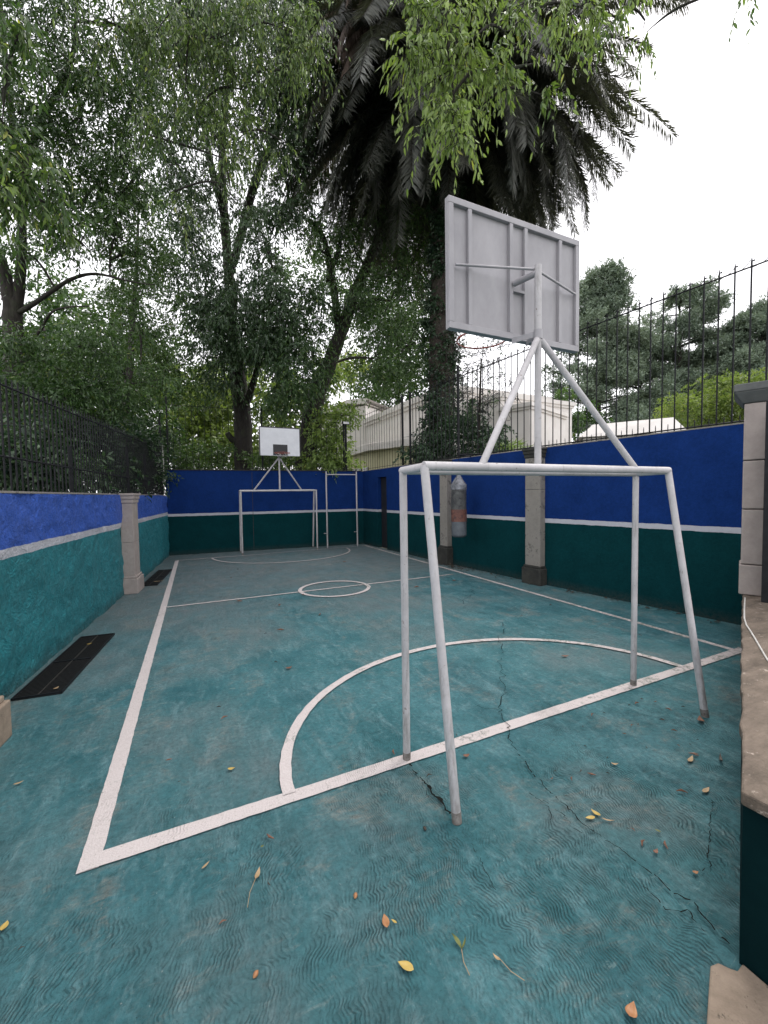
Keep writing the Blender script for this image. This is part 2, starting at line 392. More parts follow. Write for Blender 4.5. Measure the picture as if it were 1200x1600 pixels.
# cracks in the screed
ck = MB()
def crack(pts, w0, seed):
    r = random.Random(seed); P = []
    for (a, b) in zip(pts, pts[1:]):
        a = np.array(a); b = np.array(b); L = np.linalg.norm(b-a); st = .014 if a[1] < 2.3 else .05; k = max(2, int(L/st)); jx = np.zeros(2); sg = .32*st
        for i in range(k):
            jx = jx*.82+np.array([r.gauss(0, sg), r.gauss(0, sg)]); P.append(a+(b-a)*i/k+jx+sg*.5*np.array([r.gauss(0, 1), r.gauss(0, 1)]))
    P.append(np.array(pts[-1])); vs = []; fs = []; keep = []
    for i, p in enumerate(P):
        d = nrm(P[min(i+1, len(P)-1)]-P[max(i-1, 0)]); n = np.array([-d[1], d[0]]); wv = w0*r.uniform(.15, .80)
        vs += [(*(p-n*wv), .0135), (*(p+n*wv), .0135)]
    gap = 0
    for i in range(len(P)-1):
        if gap > 0: gap -= 1; continue
        if r.random() < .10: gap = r.randint(1, 2)
        fs.append((2*i, 2*i+1, 2*i+3, 2*i+2)[::-1])
    ck.add(vs, fs)
crack([(4.553,6.685),(4.476,5.907),(4.208,5.519),(3.748,5.209),(3.546,4.834),(3.645,4.427),(3.534,4.078),(3.131,3.636),(2.787,3.198),(2.473,2.872),(2.224,2.545),(2.07,2.406),(1.976,2.215)], .0045, 1)
crack([(1.976,2.215),(1.895,2.087),(1.777,1.793),(1.765,1.581),(1.737,1.414),(1.745,1.31),(1.761,1.159),(1.775,1.04),(1.768,.959),(1.799,.915),(1.747,.771)], .005, 2)
crack([(1.676,1.588),(1.698,1.479),(1.67,1.359)], .003, 3); crack([(1.679,1.048),(1.667,.95),(1.746,.899),(1.712,.836)], .0035, 4)
crack([(1.651,1.68),(1.666,1.543),(1.605,1.478)], .003, 5); crack([(1.154,1.549),(1.131,1.447),(1.106,1.309)], .002, 6)
crack([(1.165,2.184),(1.168,2.031),(1.171,1.861),(1.168,1.738)], .015, 7); crack([(1.15,2.12),(1.14,1.98),(1.13,1.84)], .003, 8)
crack([(2.1,2.42),(2.02,2.5),(2.0,2.65)], .003, 9); crack([(2.5,1.2),(2.2,1.05),(1.95,.98)], .003, 10)
ck2 = ck.build('floor_cracks', M['crack']); tag(ck2, kind='structure')

# ---------------------------------------------------------------- walls
def offset_poly(pts, t):
    pts = [np.array(p, float) for p in pts]; out = []
    for i, p in enumerate(pts):
        d = nrm(pts[min(i+1, len(pts)-1)]-pts[max(i-1, 0)]); out.append(tuple(p+np.array([-d[1], d[0]])*t))
    return [tuple(p) for p in pts]+out[::-1]
# left wall: lumpy hand-thrown render, front face is a displaced grid
def rough_wall():
    t = thing('painted_wall', 'low rough rendered wall painted blue over teal with a white band, beside the drain grates', 'wall', (0, 0, 0))
    ny, nz = 560, 72; ys = np.linspace(-1.0, 13.4, ny+1); Hh = 1.76; vs = []; fs = []
    for i, yy in enumerate(ys):
        for k in range(nz+1):
            z = Hh*k/nz
            n = mnoise.fractal(Vector((yy*1.7, z*1.7, 3.1)), 1, 2, 4)*.026+mnoise.noise(Vector((yy*6, z*7, 9)))*.014+(.5-abs(mnoise.noise(Vector((yy*11, z*9, 5)))))*.016+mnoise.noise(Vector((yy*21, z*23, 5)))*.006
            if k == nz: n *= .6
            vs.append((LW(yy)+n, yy, z+(mnoise.noise(Vector((yy*.8, 0, 7)))*.012 if k == nz else 0)))
    w_ = nz+1
    for i in range(ny):
        for k in range(nz): fs.append((i*w_+k, i*w_+k+1, (i+1)*w_+k+1, (i+1)*w_+k)[::-1])
    b = len(vs)
    for yy in ys: vs.append((LW(yy)-.25, yy, Hh-.005))
    for i in range(ny): fs.append((i*w_+nz, b+i, b+i+1, (i+1)*w_+nz)[::-1])
    c = len(vs); vs += [(LW(ys[0])-.25, ys[0], 0), (LW(ys[-1])-.25, ys[-1], 0)]
    fs.append((c, c+1, b+ny, b))
    m = MB(); m.v = vs; m.f = fs; m.build('wall_face', M['wall_left'], t, smooth=True)
    cp = MB()
    for (a, e) in ((2.0, 5.1), (5.12, 8.3), (8.95, 13.35)):
        q = [(LW(y)+.012*math.sin(y*3)+.004, y) for y in np.linspace(a, e, 12)]
        cp.prism(offset_poly(q, .2), 1.762, 1.782)
    cp.build('coping', M['stone_old'], t)
rough_wall()
t = thing('painted_wall', 'back wall behind the far goal painted blue over shade-darkened teal with a white band', 'wall')
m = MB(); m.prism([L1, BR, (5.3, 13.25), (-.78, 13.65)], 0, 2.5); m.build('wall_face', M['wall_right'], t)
m = MB(); m.box((1.62, 13.235, .02), (1.632, 13.26, 2.46)); m.build('joint', M['black'], t)
m = MB(); m.prism([(-.74, 13.38), (5.2, 12.98), (5.3, 13.28), (-.78, 13.68)], 2.502, 2.53); m.build('coping', M['stone_black'], t)
t = thing('painted_wall', 'long right wall painted blue over teal in shade-darkened tones with pilasters and a door opening', 'wall')
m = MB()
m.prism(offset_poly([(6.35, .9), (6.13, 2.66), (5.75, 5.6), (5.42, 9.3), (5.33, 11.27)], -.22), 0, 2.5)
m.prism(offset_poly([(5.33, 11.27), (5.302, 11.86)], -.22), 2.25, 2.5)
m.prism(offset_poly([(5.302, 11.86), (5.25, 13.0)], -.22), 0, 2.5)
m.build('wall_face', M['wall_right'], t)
m = MB(); m.prism([(5.45, 11.27), (5.49, 11.27), (5.46, 11.86), (5.42, 11.86)], 0, 2.25); d_ = m.build('door', M['black'], t)
m = MB(); m.tube([(5.435, 11.36, 1.0), (5.40, 11.36, 1.0), (5.40, 11.45, 1.0)], .008, 8); m.build('handle', M['iron'], d_)
m = MB(); m.prism(offset_poly([(6.16, 2.4), (5.76, 5.55), (5.43, 9.3), (5.26, 13.0)], -.2), 2.502, 2.518); m.build('coping', M['stone_old'], t)

# pilasters --------------------------------------------------------------
def pilaster(label, c, ang, wd, dp, h, zb, shaft_m, base_m, cap_m, seams=()):
    """stands against a wall; local +x points into the court, width along local y"""
    t = thing('stone_pilaster', label, 'pillar', (c[0], c[1], 0), ang)
    b = MB(); b.box((-.02, -wd/2-.045, 0), (dp+.05, wd/2+.045, zb)); b.build('base', base_m, t, bevel=.012)
    b = MB(); b.box((-.02, -wd/2-.022, zb+.001), (dp+.026, wd/2+.022, zb+.045)); b.build('base_moulding', base_m, t, bevel=.012)
    b = MB(); zs = [zb+.046]+list(seams)+[h-.16]
    for a, e in zip(zs, zs[1:]): b.box((-.02, -wd/2, a), (dp, wd/2, e-.004))
    b.build('shaft', shaft_m, t, bevel=.006)
    b = MB(); b.box((-.02, -wd/2-.014, h-.159), (dp+.016, wd/2+.014, h-.09)); b.box((-.02, -wd/2-.03, h-.089), (dp+.034, wd/2+.03, h-.03)); b.box((-.02, -wd/2-.045, h-.029), (dp+.05, wd/2+.045, h+.012))
    b.build('capital', cap_m, t, bevel=.008)
    return t
la = math.atan(-.089)
pilaster('pale stone pilaster on the left wall with its moulded plinth, between the two drain grates', (LW(8.62), 8.62), la, .42, .17, 1.775, .27, M['stone'], M['stone'], M['stone'], (.92,))
pilaster('pale stone pilaster cut off by the left photo edge, only its plinth in view', (LW(3.52), 3.52), la, .42, .30, 1.775, .27, M['stone'], M['slab'], M['stone'])
ra = math.pi+math.atan(.12)
pilaster('stained grey pilaster with a blackened foot on the right wall, seen through the near goal', (5.735, 5.62), ra, .33, .12, 2.49, .30, M['stone_old'], M['stone_black'], M['stone_black'], (1.75,))
pilaster('grey pilaster on the right wall behind the hanging punching bag', (5.505, 8.22), math.pi+math.atan(.089), .28, .12, 2.49, .40, M['stone_old'], M['stone_black'], M['stone_black'])

# ledge wall, pillar on it, black gate ------------------------------------
A = np.array([1.717, .728]); D = nrm(np.array([3.508, 1.530])); N = np.array([D[1], -D[0]])
def lp(s, o=0): q = A+D*s+N*o; return (q[0], q[1])
t = thing('low_wall', 'low dark teal wall with a worn brown stone top, at the right edge of the photo', 'wall')
m = MB(); m.prism([lp(0), lp(4.72), lp(4.72, .5), (1.72, .15)], 0, .594); m.build('wall_face', M['teal'], t)
m = MB(); pr = random.Random(5)
front = [lp(s, -.008+pr.uniform(-.006, .006)) for s in np.arange(-.02, 4.7, .09)]
end = [(1.705+pr.uniform(-.006, .006), y) for y in (.60, .52, .44, .34, .22, .12)]
m.prism(front+[lp(4.7, .55), (2.0, .12)]+end[::-1], .596, .646); m.build('stone_top', M['ledge'], t, bevel=.008)
t = thing('gate_pillar', 'beige block pillar with a dark overhanging capstone standing on the low wall', 'pillar', (*lp(3.68, .165), .646), math.atan2(D[1], D[0]))
b = MB()
for i, (a, e) in enumerate(((0, .30), (.305, .85), (.855, 1.33), (1.335, 1.89))):
    g = .012 if i == 0 else 0; b.box((-.17-g, -.19-g, a+.004), (.17+g, .19+g, e))
b.build('shaft', M['stone'], t, bevel=.01)
b = MB(); b.add([(-.18,-.20,1.892),(.18,-.20,1.892),(.18,.20,1.892),(-.18,.20,1.892),(-.25,-.27,2.0),(.25,-.27,2.0),(.25,.27,2.0),(-.25,.27,2.0)],
    [(3,2,1,0),(0,1,5,4),(1,2,6,5),(2,3,7,6),(3,0,4,7),(4,5,6,7)]); b.box((-.25, -.27, 2.002), (.25, .27, 2.075)); b.build('capstone', M['stone_cap'], t, bevel=.008)
t = thing('metal_gate', 'black metal gate post at the right edge, beside the beige block pillar', 'gate', (*lp(3.24, .185), .647), math.atan2(D[1], D[0]))
b = MB(); b.box((0, -.005, 0), (.06, .06, 1.85)); b.build('post', M['iron'], t)
b = MB(); b.box((.005, .0, .03), (.055, -.9, 1.82)); b.build('panel', M['iron'], t)
cd = MB(); cd.tube([onz(x_, y_, .652) for x_, y_ in ((1164, 934), (1163, 950), (1163, 966), (1166, 976), (1172, 985), (1180, 998), (1188, 1012), (1195, 1024), (1200, 1032), (1212, 1042), (1235, 1060))], .0055, 6)
tag(cd.build('cord', M['string'], smooth=True), 'thin white cord lying along the brown stone top', 'cord')
m = MB(); m.prism([onz(x_, y_, .02)[:2] for x_, y_ in ((1110, 1508), (1122, 1503), (1138, 1511), (1152, 1516))]+[(1.708, .715), (1.706, .60), (1.70, .1), (.95, .1)]+[onz(x_, y_, .02)[:2] for x_, y_ in ((1096, 1700), (1104, 1600), (1107, 1550))], .0, .02)
tag(m.build('stone_slab', M['slab'], bevel=.006), 'pale sandstone slab on the floor in the bottom right corner', 'slab')

# drain grates -------------------------------------------------------------
def grate(label, c, ang, wd, ln):
    t = thing('drain_grate', label, 'drain', (c[0], c[1], 0), ang)
    b = MB(); b.box((-wd/2, -ln/2, .003), (wd/2, ln/2, .012)); b.build('mesh_panel', M['hole'], t)
    b = MB(); r = .011
    for x in (-wd/2, wd/2-r): b.box((x, -ln/2, .0125), (x+r, ln/2, .024))
    for y in (-ln/2, -.012, ln/2-r): b.box((-wd/2+r+.001, y, .0125), (wd/2-r-.001, y+(.024 if abs(y) < .1 else r), .024))
    b.build('frame', M['iron'], t)
    b = MB(); b.box((-.0025, -ln/2+.012, .0125), (.0025, -.014, .022)); b.box((-.0025, .014, .0125), (.0025, ln/2-.012, .022)); b.build('centre_bar', M['stone_black'], t)
    b = MB()
    for k in range(int(ln/.03)):
        y = -ln/2+.02+k*.03
        if abs(y) > .03: b.box((-wd/2+.014, y, .0125), (-.006, y+.006, .018)); b.box((.006, y, .0125), (wd/2-.014, y+.006, .018))
    b.build('grate_bars', M['hole'], t)
grate('near black drain grate in the floor beside the left wall', (-1.215, 5.17), -.09, .36, 1.62)
grate('far black drain grate beyond the stone pilaster, beside the left wall', (-.775, 9.83), -.10, .29, 1.75)

# ---------------------------------------------------------------- goals with backboards
def foot(t, p, q, r):
    """scuffed, dirty bottom of a post as a short sleeve standing proud"""
    p = np.array(p, float); q = np.array(q, float); d = nrm(q-p); b = MB(); b.tube([p, p+d*.055], r+.0015, 16); return b
def goal(label, y0, sgn, xl, xr, z, bd, back_dy):
    """posts on the line y0, slanted posts behind it (sgn = direction away from the court)"""
    t = thing('goal_with_backboard', label, 'goal', ((xl+xr)/2, y0, 0)); ox, oy = (xl+xr)/2, y0
    yb = .26*sgn; yf = back_dy*sgn; hw = (xr-xl)/2; r = .0238
    def pt(b, n, smooth=True): return b.build(n, M['pipe'], t, smooth=smooth)
    for s in (-1, 1):
        b = MB(); b.tube([(s*hw, 0, 0), (s*hw, 0, z)], r, 18); po = pt(b, 'post')
        foot(t, (s*hw, 0, 0), (s*hw, 0, z), r).build('rusty_foot', M['pipe_dirty'], po, smooth=True)
        b = MB(); b.tube([(s*hw, yf, 0), (s*hw, yb, z+.012)], r*1.04, 18); po = pt(b, 'slanted_post')
        foot(t, (s*hw, yf, 0), (s*hw, yb, z), r*1.04).build('rusty_foot', M['pipe_dirty'], po, smooth=True)
        b = MB(); b.tube([(s*hw, .012*-sgn, z), (s*hw, yb*1.0, z+.006)], r*1.02, 18); pt(b, 'side_bar')
    b = MB(); b.tube([(-hw, 0, z), (hw, 0, z)], r, 18); pt(b, 'crossbar')
    b = MB(); b.tube([(-hw-.005, yb, z+.012), (hw+.005, yb, z+.012)], r*1.13, 18); pt(b, 'crossbar')
    zt = bd['top']
    b = MB(); b.tube([(0, 0, z), (0, 0, zt)], r*1.02, 18); pt(b, 'upright')
    for s in (-1, 1):
        b = MB(); b.tube([(s*.72, yb, z+.02), (s*.02, sgn*.01, bd['zj'])], r*.95, 16); pt(b, 'brace')
    # backboard
    w2, zb, zc, dy = bd['w']/2, bd['z0'], bd['z1'], -sgn*bd['dy']
    bx = 0; th = -sgn*.018
    def bxs(b, xa, xb, ya, ye, za, ze): b.box((min(xa, xb), min(ya, ye), za), (max(xa, xb), max(ya, ye), ze))
    P = MB(); bxs(P, -w2, w2, dy+th, dy+2*th, zb, zc); bo = P.build('backboard', M['board'], t)
    P = MB(); e = .045
    bxs(P, -w2, w2, dy-th*.6, dy+th*.98, zc-e, zc); bxs(P, -w2, w2, dy-th*.6, dy+th*.98, zb, zb+e)
    for s in (-1, 1): bxs(P, s*w2, s*(w2-e*.9), dy-th*.58, dy+th*.98, zb+e+.0005, zc-e-.0005)
    P.build('board_frame', M['board'], bo, bevel=.003)
    for xx in bd['ribs']:
        P = MB(); bxs(P, xx-.016, xx+.016, dy-th*.50, dy+th*.98, zb+e+.001, zc-e-.001); P.build('rib', M['board'], bo, bevel=.002)
    P = MB(); bxs(P, bd['ribs'][1]+.017, bd['ribs'][2]-.017, dy-th*.5, dy+th*.98, zb+.40*(zc-zb), zb+.40*(zc-zb)+.02); P.build('short_rail', M['board'], bo)
    # white playing face and black square
    fy = dy+2*th
    P = MB(); g = .03; bxs(P, -w2+g, w2-g, fy+th*.05, fy+th*.2, zb, zc-g); P.build('playing_face', M['board_white'], bo)
    P = MB(); bxs(P, -w2, w2, fy+th*.03, fy+th*.25, zc-g+.001, zc+.004)
    for s in (-1, 1): bxs(P, s*w2, s*(w2-g+.001), fy+th*.03, fy+th*.25, zb, zc-g)
    P.build('border', M['black'], bo)
    sq = .44*bd['w']/1.25/2; zs = zb+.37*(zc-zb)+.02
    P = MB(); bxs(P, -sq, sq, fy+th*.3, fy+th*.5, zb+.012, zs); P.build('target_square', M['black'], bo)
    P = MB(); k = .014
    bxs(P, -sq-k, sq+k, fy+th*.26, fy+th*.55, zs+.001, zs+k)
    for s in (-1, 1): bxs(P, s*(sq+k), s*sq, fy+th*.26, fy+th*.55, zb+.012, zs)
    P.build('square_outline', M['board_white'], bo)
    # arms between the upright and the board
    yr = dy-th*.6
    P = MB(); P.tube([(0, 0, zt-.05), (bd['ribs'][1]+.02, yr, zt-.06)], .023, 14); P.build('arm', M['board'], t, smooth=True)
    P = MB(); P.tube([(0, -sgn*.02, zt-.02), (-w2+.05, dy-th*.7, zt-.035)], .009, 10); P.build('tie_rod', M['board'], t, smooth=True)
    P = MB(); P.tube([(0, -sgn*.02, zt-.02), (w2-.05, dy-th*.7, zt-.015)], .009, 10); P.build('tie_rod', M['board'], t, smooth=True)
    for s in (1, 2):
        P = MB(); P.obox((0, 0), (bd['ribs'][s], yr), .006, bd['zj']+.03, bd['zj']+.07); P.build('lower_arm', M['board'], t)
    P = MB(); P.tube([(0, 0, bd['zj']+.01), (0, 0, bd['zj']+.075)], r*1.25, 18); P.build('collar', M['board'], t, smooth=True)
    # hoop
    rr = bd['rim']; cy = fy-sgn*(rr+.06+bd.get('gap', 0)); cz = zb+bd.get('hz', .055)
    P = MB(); P.torus((0, cy, cz), rr, .0075); P.tube([(-.07, fy, cz-.004), (-.05, cy+sgn*rr*.97, cz-.004)], .008, 8); P.tube([(.07, fy, cz-.004), (.05, cy+sgn*rr*.97, cz-.004)], .008, 8)
    hp = P.build('hoop', M['rust'], t, smooth=True)
    P = MB(); q = random.Random(int(y0*10))
    for k in range(12):
        a = 2*math.pi*k/12; pts = []
        for u in range(5):
            aa = a+.22*u*(1 if k % 2 else -1)*q.uniform(.5, 1.3); rad = rr*(1-.14*u); pts.append((rad*math.cos(aa), cy+rad*math.sin(aa), cz-.03*u*q.uniform(.7, 1.2)))
        P.tube(pts[:q.randint(3, 5)], .0028, 5)
    P.build('net', M['string'], hp, smooth=True)
    bev = [c for c in t.children]
    return t
goal('near goal frame of white pipes with a silver backboard seen from behind', 2.24, -1, 1.175, 3.415, 1.845,
     dict(top=3.335, zj=2.80, w=1.285, z0=2.862, z1=3.762, dy=.19, ribs=(-.46, -.08, .065, .43), rim=.215, gap=.13, hz=.165), .55)
goal('far goal frame with a white backboard, black square and red hoop', 12.42, 1, 1.2, 3.44, 1.86,
     dict(top=3.3, zj=2.83, w=1.2, z0=2.885, z1=3.72, dy=.20, ribs=(-.44, -.08, .065, .42), rim=.22), .52)

# pull-up frame ---------------------------------------------------------------
t = thing('pull_up_frame', 'tall narrow white pull-up bar frame standing against the back wall', 'exercise frame', (4.36, 12.65, 0), R(0))
for s in (-1, 1):
    b = MB(); b.tube([(s*.52, 0, 0), (s*.52, 0, 2.47)], .024, 12); up = b.build('upright', M['pipe'], t, smooth=True)
    b = MB(); b.tube([(s*.52, 0, .47), (s*.52-.12, -.03, .475)], .012, 8); b.build('foot_peg', M['pipe'], up, smooth=True)
    b = MB(); b.tube([(s*.52, 0, 2.44), (s*.52, .36, 2.44)], .014, 8); b.tube([(s*.52, 0, 2.44), (s*.52-.14, -.03, 2.43)], .011, 8); b.build('bracket', M['iron'], up, smooth=True)
b = MB(); b.tube([(-.52, 0, 2.37), (.52, 0, 2.37)], .018, 12); b.build('bar', M['pipe'], t, smooth=True)

# punching bag -----------------------------------------------------------------
BX, BY = 5.10, 7.18
t = thing('wall_bracket', 'black iron bracket reaching out from the top of the right wall above the punching bag', 'bracket', (BX, BY, 2.5))
b = MB(); b.tube([(.52, .25, .02), (0, 0, .02)], .014, 8); b.tube([(.50, -.35, .02), (0, 0, .02)], .014, 8); b.build('arm', M['iron'], t, smooth=True)
b = MB(); b.torus((0, 0, -.0), .02, .005, 16, 6); b.build('ring', M['iron'], t, smooth=True)
t = thing('punching_bag', 'taped-up silver punching bag with a rusty orange band hanging by the right wall', 'punching bag', (BX, BY, .76))
jj = lambda a, z: .03*mnoise.noise(Vector((math.cos(a)*1.5, math.sin(a)*1.5, z*4)))+.012*math.sin(5*a+z*12)
def ring(z0, z1, r0, r1, n=7): return [(r0+(r1-r0)*i/n, z0+(z1-z0)*i/n) for i in range(n+1)]
M['tape'] = simple('silver_duct_tape', (.03, .032, .03), (.11, .112, .11), 10, .32, .9, .02, spots=(8, .52, (.02, .02, .025), .9))
M['bagw'] = simple('grey_canvas', (.075, .085, .095), (.13, .145, .16), 8, .6, .3, .004)
M['bago'] = simple('rusty_orange_tape', (.10, .038, .028), (.21, .09, .065), 22, .55, .8, .01, spots=(13, .52, (.05, .03, .03), .85))
b = MB(); b.lathe([(.02, 0), (.12, .008), (.152, .04)]+ring(.06, .34, .156, .160), 28, jit=lambda a, z: .3*jj(a, z)); b.build('bag_bottom', M['bagw'], t, smooth=True)
b = MB(); b.lathe(ring(.34, .60, .164, .166), 28, jit=lambda a, z: .8*jj(a, z)); b.build('orange_band', M['bago'], t, smooth=True)
b = MB(); b.lathe(ring(.60, 1.02, .162, .158, 12), 32, jit=lambda a, z: 1.3*jj(a, z)); b.build('bag_body', M['tape'], t, smooth=True)
b = MB(); b.lathe(ring(1.02, 1.12, .162, .165, 4)+ring(1.14, 1.36, .15, .02, 8), 32, jit=lambda a, z: 3.5*jj(a, z)); b.build('plastic_top', M['black'] if 0 else simple('crumpled_plastic', (.03, .03, .035), (.30, .31, .34), 9, .22, .9, .02), t, smooth=True)
b = MB()
for k in range(9): b.torus((0, 0, 0), .001, .001, 4, 3) if 0 else b.tube([(.008*(-1)**k, 0, 1.35+.042*k), (-.008*(-1)**k, 0, 1.395+.042*k)], .004, 6)
b.build('chain', M['iron'], t, smooth=True)

# ---------------------------------------------------------------- fences
def picket_mesh(h, r, curl, dirv):
    b = MB(); b.tube([(0, 0, 0), (0, 0, h-.05), (0, 0, h)], [r, r, r*.35], 6)
    if curl:
        b.tube([(dirv[0]*.16*math.sin(a)*1.0, dirv[1]*.16*math.sin(a), h-.12+.10*(1-math.cos(a))) for a in np.linspace(.05, 1.45, 7)], .0048, 4)
        b.lathe([(.002, -.014), (.014, 0), (.002, .014)], 8, (dirv[0]*.02, dirv[1]*.02, h-.045))
    return b
def fence(label, pts, zf, hf, sp, rails, posts, curl, r=.009, spikes=False, prail=.012):
    t = thing('iron_fence', label, 'fence', (pts[0][0], pts[0][1], zf)); o = np.array([pts[0][0], pts[0][1]])
    P = [np.array(p, float) for p in pts]; seg = [np.linalg.norm(b-a) for a, b in zip(P, P[1:])]; tot = sum(seg)
    def pos(s):
        for (a, b, L) in zip(P, P[1:], seg):
            if s <= L or L == seg[-1]: return a+(b-a)*min(s/L, 1), nrm(b-a)
            s -= L
    h0 = hf(0); first = None; sm = None; n = int(tot/sp)
    for k in range(n+1):
        p, d = pos(k*sp); 
        if first is None:
            first = picket_mesh(h0, r, curl, -d).build('picket', M['iron'], t); c = first
        else:
            c = first.copy(); C.objects.link(c)
        c.location = (*(p-o), 0); c.scale = (1, 1, hf(k*sp/tot)/h0)
        if curl: c.rotation_euler = (0, 0, rng.uniform(-.3, .3))
        if spikes and k < n:
            q, _ = pos((k+.5)*sp)
            if sm is None: bb = MB(); bb.tube([(0, 0, 0), (0, 0, .09), (0, 0, .12)], [.006, .006, .002], 5); sm = bb.build('spike', M['iron'], t); c = sm
            else: c = sm.copy(); C.objects.link(c)
            c.location = (*(q-o), 0)
    for z in rails:
        b = MB(); K = 14; pl = []
        ss = sorted(set(list(np.linspace(0, tot, K))+list(np.cumsum(seg))))
        for s in ss:
            p, d = pos(min(s, tot-1e-6)); pl.append((*(p-o), (z if z > 0 else hf(s/tot)+z)))
        for a, e in zip(pl, pl[1:]):
            b.tube([a, e], prail, 4)
        b.build('rail', M['iron'], t)
    for (s, h) in posts:
        p, d = pos(s*tot); b = MB(); b.box((p[0]-o[0]-.022, p[1]-o[1]-.022, 0), (p[0]-o[0]+.022, p[1]-o[1]+.022, h)); b.build('post', M['iron'], t)
    return t
rp = [(rwx(y)+.09, y) for y in (2.36, 5.6, 9.3, 10.1)]
fence('tall black picket fence with curled tips on the long right wall', rp, 2.518, lambda s: 1.99, .16, (.03, -.11), ((.72, 2.15), (.985, 2.0)), True, spikes=True, r=.0100, prail=.011)
fence('tall black picket fence on the back wall and round the far right corner', [(-.7, 13.5), (5.33, 13.12), (5.45, 10.25)], 2.53, lambda s: 1.95, .17, (.05, -.07), ((.002, 2.25), (.30, 1.95), (.60, 1.6), (.985, 2.0)), False, r=.0062, prail=.007)
fence('dense black picket fence along the top of the low left wall', [(LW(3.4)-.12, 3.4), (LW(13.35)-.12, 13.35)], 1.78, lambda s: 1.03+.38*s, .112, (.33, -.09), ((.32, .62), (.62, .95), (.78, .95), (.995, 1.4)), False, r=.0085, prail=.011)

def flood(label, x, y, z0, z1, hd):
    t = thing('floodlight_post', label, 'floodlight', (x, y, z0))
    b = MB(); b.box((-.03, -.03, 0), (.03, .03, z1-z0)); b.build('post', M['iron'], t)
    b = MB(); b.box((-.12, -.075, z1-z0+.002), (.12, .0, z1-z0+.10)); lh = b.build('lamp_head', M['iron'], t, bevel=.01)
    b = MB(); b.box((-.10, -.083, z1-z0+.015), (.10, -.0765, z1-z0+.09)); b.build('lamp_glass', M['lamp'], lh)
flood('black floodlight post at the corner of the left and back walls', -.86, 13.28, 1.78, 4.10, 1)
flood('black floodlight post on the back wall in front of the cream building', 4.70, 13.12, 2.53, 4.08, 1)
cd = MB(); cd.tube([(-.80, 13.30, 1.80), (-.80, 13.33, 2.6), (-.81, 13.36, 3.3)], .014, 8)
tag(cd.build('conduit', M['string'], smooth=True), 'thin pale conduit pipe beside the corner floodlight post', 'pipe')

# ---------------------------------------------------------------- buildings
def face_box(t, name, a, b, dep, z0, z1, m, bev=0):
    """block whose long visible face runs from plan point a to b; dep = depth away from camera side"""
    o = MB(); o.obox(a, b, dep, z0, z1, side=1); return o.build(name, m, t, bevel=bev)
def cornice(t, a, b, dep, z, k=.22, h=.32):
    a = np.array(a[:2]); b = np.array(b[:2]); d = nrm(b-a); n = np.array([-d[1], d[0]])
    o = MB(); o.obox(a-d*k-n*k, b+d*k-n*k, dep+2*k, z+.002, z+h, side=1); o.obox(a-d*k*.5-n*k*.5, b+d*k*.5-n*k*.5, dep+k, z-h*.6, z, side=1); return o.build('cornice', M['plaster'], t)
def plan(px, py, d): p = at(px, py, d); return (p[0], p[1])
# main cream building: long wall running away from the camera, pediment block at its far left
t = thing('cream_building', 'cream building with a stepped parapet and pale yellow annex beyond the back wall', 'building')
h2, h3 = plan(572, 655, 29.5), plan(700, 610, 20.5)
face_box(t, 'wall', h2, h3, 7, -.05, 6.85, M['plaster']); cornice(t, h2, h3, 7, 6.85)
h0, h1 = plan(500, 640, 31.5), plan(571, 634, 29.6)
face_box(t, 'pediment_block', h0, h1, 7, -.05, 8.2, M['plaster'])
b = MB(); a_ = np.array(h0); b_ = np.array(h1); mid = a_*.35+b_*.65; d = nrm(b_-a_); n = np.array([-d[1], d[0]])
vs = []
for off in (-.25, 6.5):
    for (p, z) in ((a_-d*.25, 7.95), (mid, 8.75), (b_+d*.25, 8.65), (b_+d*.25, 8.3), (mid, 8.4), (a_-d*.25, 7.6)): q = p+n*off; vs.append((q[0], q[1], z))
b.add(vs, [(0,1,4,5), (1,2,3,4), (6,7,1,0)[::-1], (7,8,2,1)[::-1], (11,10,7,6), (10,9,8,7), (5,4,10,11), (4,3,9,10)]); b.build('pediment', M['plaster'], t)
e0, e1, e2 = plan(540, 702, 27), plan(580, 696, 23), plan(655, 704, 20.5)
ann = MB(); ann.prism([e0, e1, e2, (e2[0]+3, e2[1]+4), (e0[0]+4, e0[1]+2)], -.05, 4.15); an = ann.build('annex_wall', M['plaster_y'], t)
def grow(poly, k):
    c = np.mean(poly, axis=0); return [tuple(np.array(p)+nrm(np.array(p)-c)*k) for p in poly]
ann = MB(); pl_ = [e0, e1, e2, (e2[0]+3, e2[1]+4), (e0[0]+4, e0[1]+2)]; ann.prism(grow(pl_, .5), 4.152, 4.5); ann.prism(grow(pl_, .3), 4.502, 4.62); ann.build('annex_eave', M['plaster'], t)
for i in range(4):
    f = (i+.15)/4.4; a2 = np.array(e0)*(1-f)+np.array(e1)*f; f2 = f+.17; b2 = np.array(e0)*(1-f2)+np.array(e1)*f2
    o = MB(); o.obox(a2, b2, .1, 2.3, 3.3, side=0); o.build('window', M['glass'], t)
o = MB(); a2 = np.array(e1)*.93+np.array(e2)*.07; b2 = np.array(e1)*.83+np.array(e2)*.17; o.obox(a2, b2, .06, -.05, 4.14, side=0); o.build('pilaster', M['plaster_y'], t)
